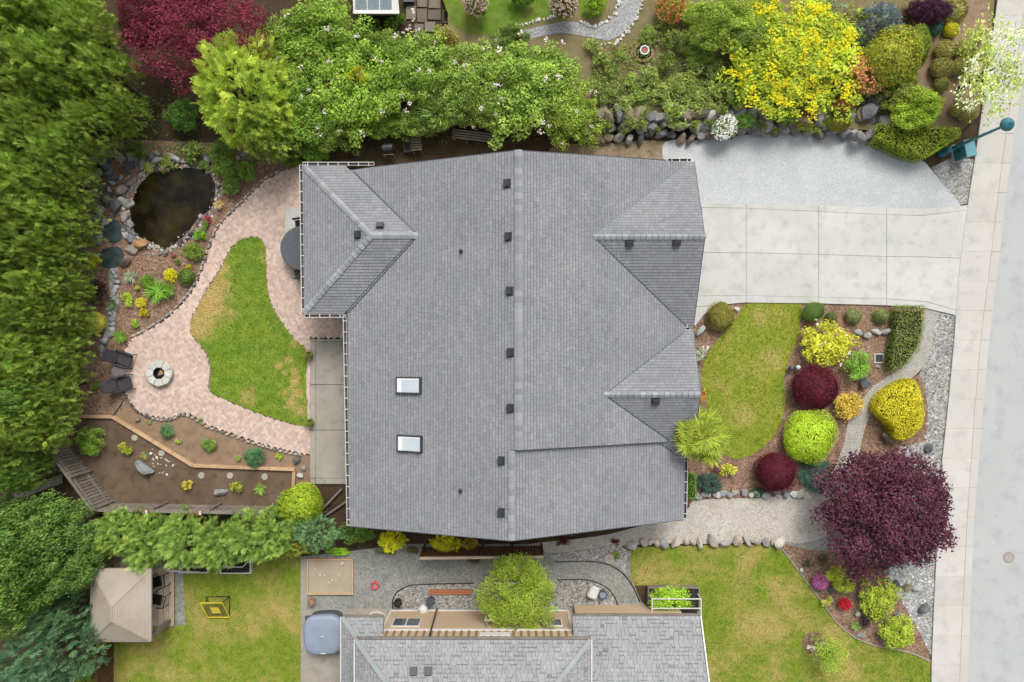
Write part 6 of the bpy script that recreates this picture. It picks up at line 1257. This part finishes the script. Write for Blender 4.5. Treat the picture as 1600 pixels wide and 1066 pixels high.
plant('purple_plum','tree','large purple-leaved tree beside the pavement',1391,800,114,106,2.6,'maple',(.084,.029,.044),base=.8)
for px, py, rx, ry, h, k, c, fl, lab in [(1281,909,12,12,.6,'small',(.14,.2,.05),[('f_dense',(.62,.17,.48)),('f_clump',(.62,.17,.48))],'magenta-pink rhododendron in the side bed'),(1315,905,25,22,.9,'shrub',(.38,.43,.06),None,'yellow-green azalea between pink flowers and purple tree'),(1320,943,9,10,.5,'small',(.3,.05,.05),[('f_dense',(.72,.03,.06)),('f_clump',(.72,.03,.06))],'scarlet azalea in the side bed'),(1372,930,32,38,1.1,'shrub',(.30,.36,.045),None,'large yellow-green bush beside the white rocks'),(1402,988,32,30,1.0,'shrub',(.29,.36,.045),None,'yellow-green bush at the foot of the side bed'),(1352,968,12,14,.5,'loose',(.06,.04,.05),None,'dark purplish plant behind the pale upright stone'),(1337,978,10,10,.4,'tuft',(.18,.26,.07),None,'grassy green plant near the flat grey stone'),(1293,940,9,9,.4,'small',(.42,.42,.08),None,'pale yellow sprig at the lawn edge'),(1262,880,10,9,.4,'loose',(.1,.09,.04),None,'brownish low plant at the tip of the side bed'),(1285,872,12,9,.4,'loose',(.11,.1,.05),None,'dull brown plant beside the gravel corner')]:
    plant('side_bed_plant','shrub',lab,px,py,rx,ry,h,k,c,fl=fl,trunk=h > .75)
plant('sapling','tree','small sparse sapling beside the round mulch ring',1300,1025,26,26,1.4,'airy',(.24,.36,.04),base=.3); plant('ring_plant','plant','tufted dry plant in the round mulch ring',1272,998,10,9,.3,'tuft',(.22,.2,.08),trunk=False)
plant('vine','vine','lime green vine draped over the white arbor by the beige wall',810,930,68,62,1.1,'big',(.205,.27,.032),base=1.7); plant('planter_greens','plant','bright leafy greens growing through the white planter rails',1048,937,40,22,.6,'fine',(.27,.42,.04),base=.35,trunk=False)
for px, py, lab in ((485,555,'red geraniums in a pot at the patio edge near the tall wing'),(487,660,'red geraniums in a pot at the patio edge by the brick path end')):
    p_ = pot(px, py, .2, .28, 'terra', lab, z=.09, name='flower_pot'); me = TP('small', 0); o = link('foliage', me, None, p_); o.location = (0,0,.2); o.scale = (.28,.28,.3); o.color = (.2,.27,.05,1)
    fm = TP('f_few', 0)
    o = link('blossom', fm, None, p_); o.location = (0,0,.22); o.scale = (.27,.27,.32); o.color = (.6,.03,.03,1)
def cover(name, label, poly, z, dens, leaf, col, hgt=.12):
    P = scatter(wp(poly, z), dens); n = len(P); f = np.sin(P[:,0]*2.1+1)*np.sin(P[:,1]*2.7) + .6*np.sin(P[:,0]*5.3)*np.cos(P[:,1]*4.9) + .5*rng.standard_normal(n); P = P[f > -.1]; n = len(P)
    A = np.c_[P, z + hgt*rng.random(n)]; L = leaf*rng.uniform(.6,1.4,n); N = np.tile([0,0,1.0],(n,1)) + .5*rng.standard_normal((n,3))
    me = leafmesh(name, diamonds(A, N, rng.standard_normal((n,3)), L, L*.5), tints(n, rng, .25, .12)); me.materials.append(M['leaf']); o = link(name, me, kind='stuff', label=label, cat='ground cover'); o.color = (*col, 1)
cover('ground_cover', 'weedy green ground cover over the terrace garden', [(925,62),(975,72),(1010,50),(1060,40),(1150,60),(1150,185),(1060,180),(925,178)], TZ+.01, 330, .10, (.27,.33,.08), .3)
cover('ground_cover', 'low green cover under the yellow blossom tree', [(1150,40),(1440,0),(1440,60),(1400,190),(1150,185)], TZ+.01, 160, .10, (.22,.28,.07), .25)
cover('ground_cover', 'dark ivy cover on the ground behind the pond rocks', [(150,150),(320,150),(320,248),(150,250)], 0.0, 90, .11, (.14,.2,.05), .2)
cover('ground_cover', 'patchy ivy cover under the flowering hedge', [(400,190),(860,185),(860,222),(640,232),(470,250),(400,262)], 0.0, 50, .10, (.15,.22,.05), .2)
cover('ground_cover', 'weeds among the pebbles along the pavement', [(1470,500),(1491,500),(1478,720),(1464,720)], 0.0, 25, .06, (.3,.3,.09), .06)
cover('ground_cover', 'grassy weeds in the verge by the teal utility box', [(1490,248),(1524,250),(1514,318),(1502,318)], 0.0, 60, .07, (.34,.34,.09), .06)
cover('ground_cover', 'weeds at the foot of the house gable wall', [(560,845),(660,852),(850,858),(980,848),(980,858),(850,868),(560,866)], 0.0, 50, .08, (.2,.22,.09), .1)
# fan palm: each frond its own part
pal = root('fan_palm', W(1103,683,4.1), 'fan palm with yellow-green fronds at the house corner', 'palm'); pal.location.z = 0
q = MB(); q.tube([(0,0,-.02),(.03,.02,1.3),(0,0,2.6),(0,0,3.95)], [.17,.15,.14,.12], 12); q.build('trunk', M['bark'], pal, world=False, smooth=True)
def frond_mesh(seed, pet, ln):
    r = np.random.default_rng(seed); V = []
    for a in np.linspace(-2.1, 2.1, 19):
        d = np.array([math.cos(a), math.sin(a), -.10]); L_ = ln*(1-.16*abs(a)/2.3)*r.uniform(.92,1.06); s0 = np.array([pet,0,.0])
        V.append(diamonds((s0+d*L_*.5)[None], np.array([[0,0,1.0]])+.25*r.standard_normal((1,3)), d[None], np.array([L_]), np.array([.085]))[0]); V.append(diamonds((s0+d*L_*.28)[None], np.array([[0,0,1.0]])+.12*r.standard_normal((1,3)), d[None], np.array([L_*.6]), np.array([.10]))[0])
    V.append(np.array([(0,.014,.0),(pet+.05,.014,.01),(pet+.05,-.014,.01),(0,-.014,.0)])); V = np.array(V); me = leafmesh('frond', V, tints(len(V), r, .22, .06)); me.materials.append(M['leaf']); return me
fro = [frond_mesh(3, .72, .62), frond_mesh(4, .42, .58), frond_mesh(5, .16, .55)]
for k in range(29):
    ring = 0 if k < 13 else (1 if k < 23 else 2); o = link('frond', fro[ring], None, pal); a = k*2.39996; o.location = (0,0,3.9+.12*ring)
    o.rotation_euler = (rnd.uniform(-.5,.5), (rnd.uniform(0,.45), rnd.uniform(-.35,.1), rnd.uniform(-.6,-.1))[ring], a); s = rnd.uniform(1.05,1.28); o.scale = (s,s,s)
    c = rnd.uniform(.8,1.2); o.color = (.33*c,.40*c,.05*c,1)
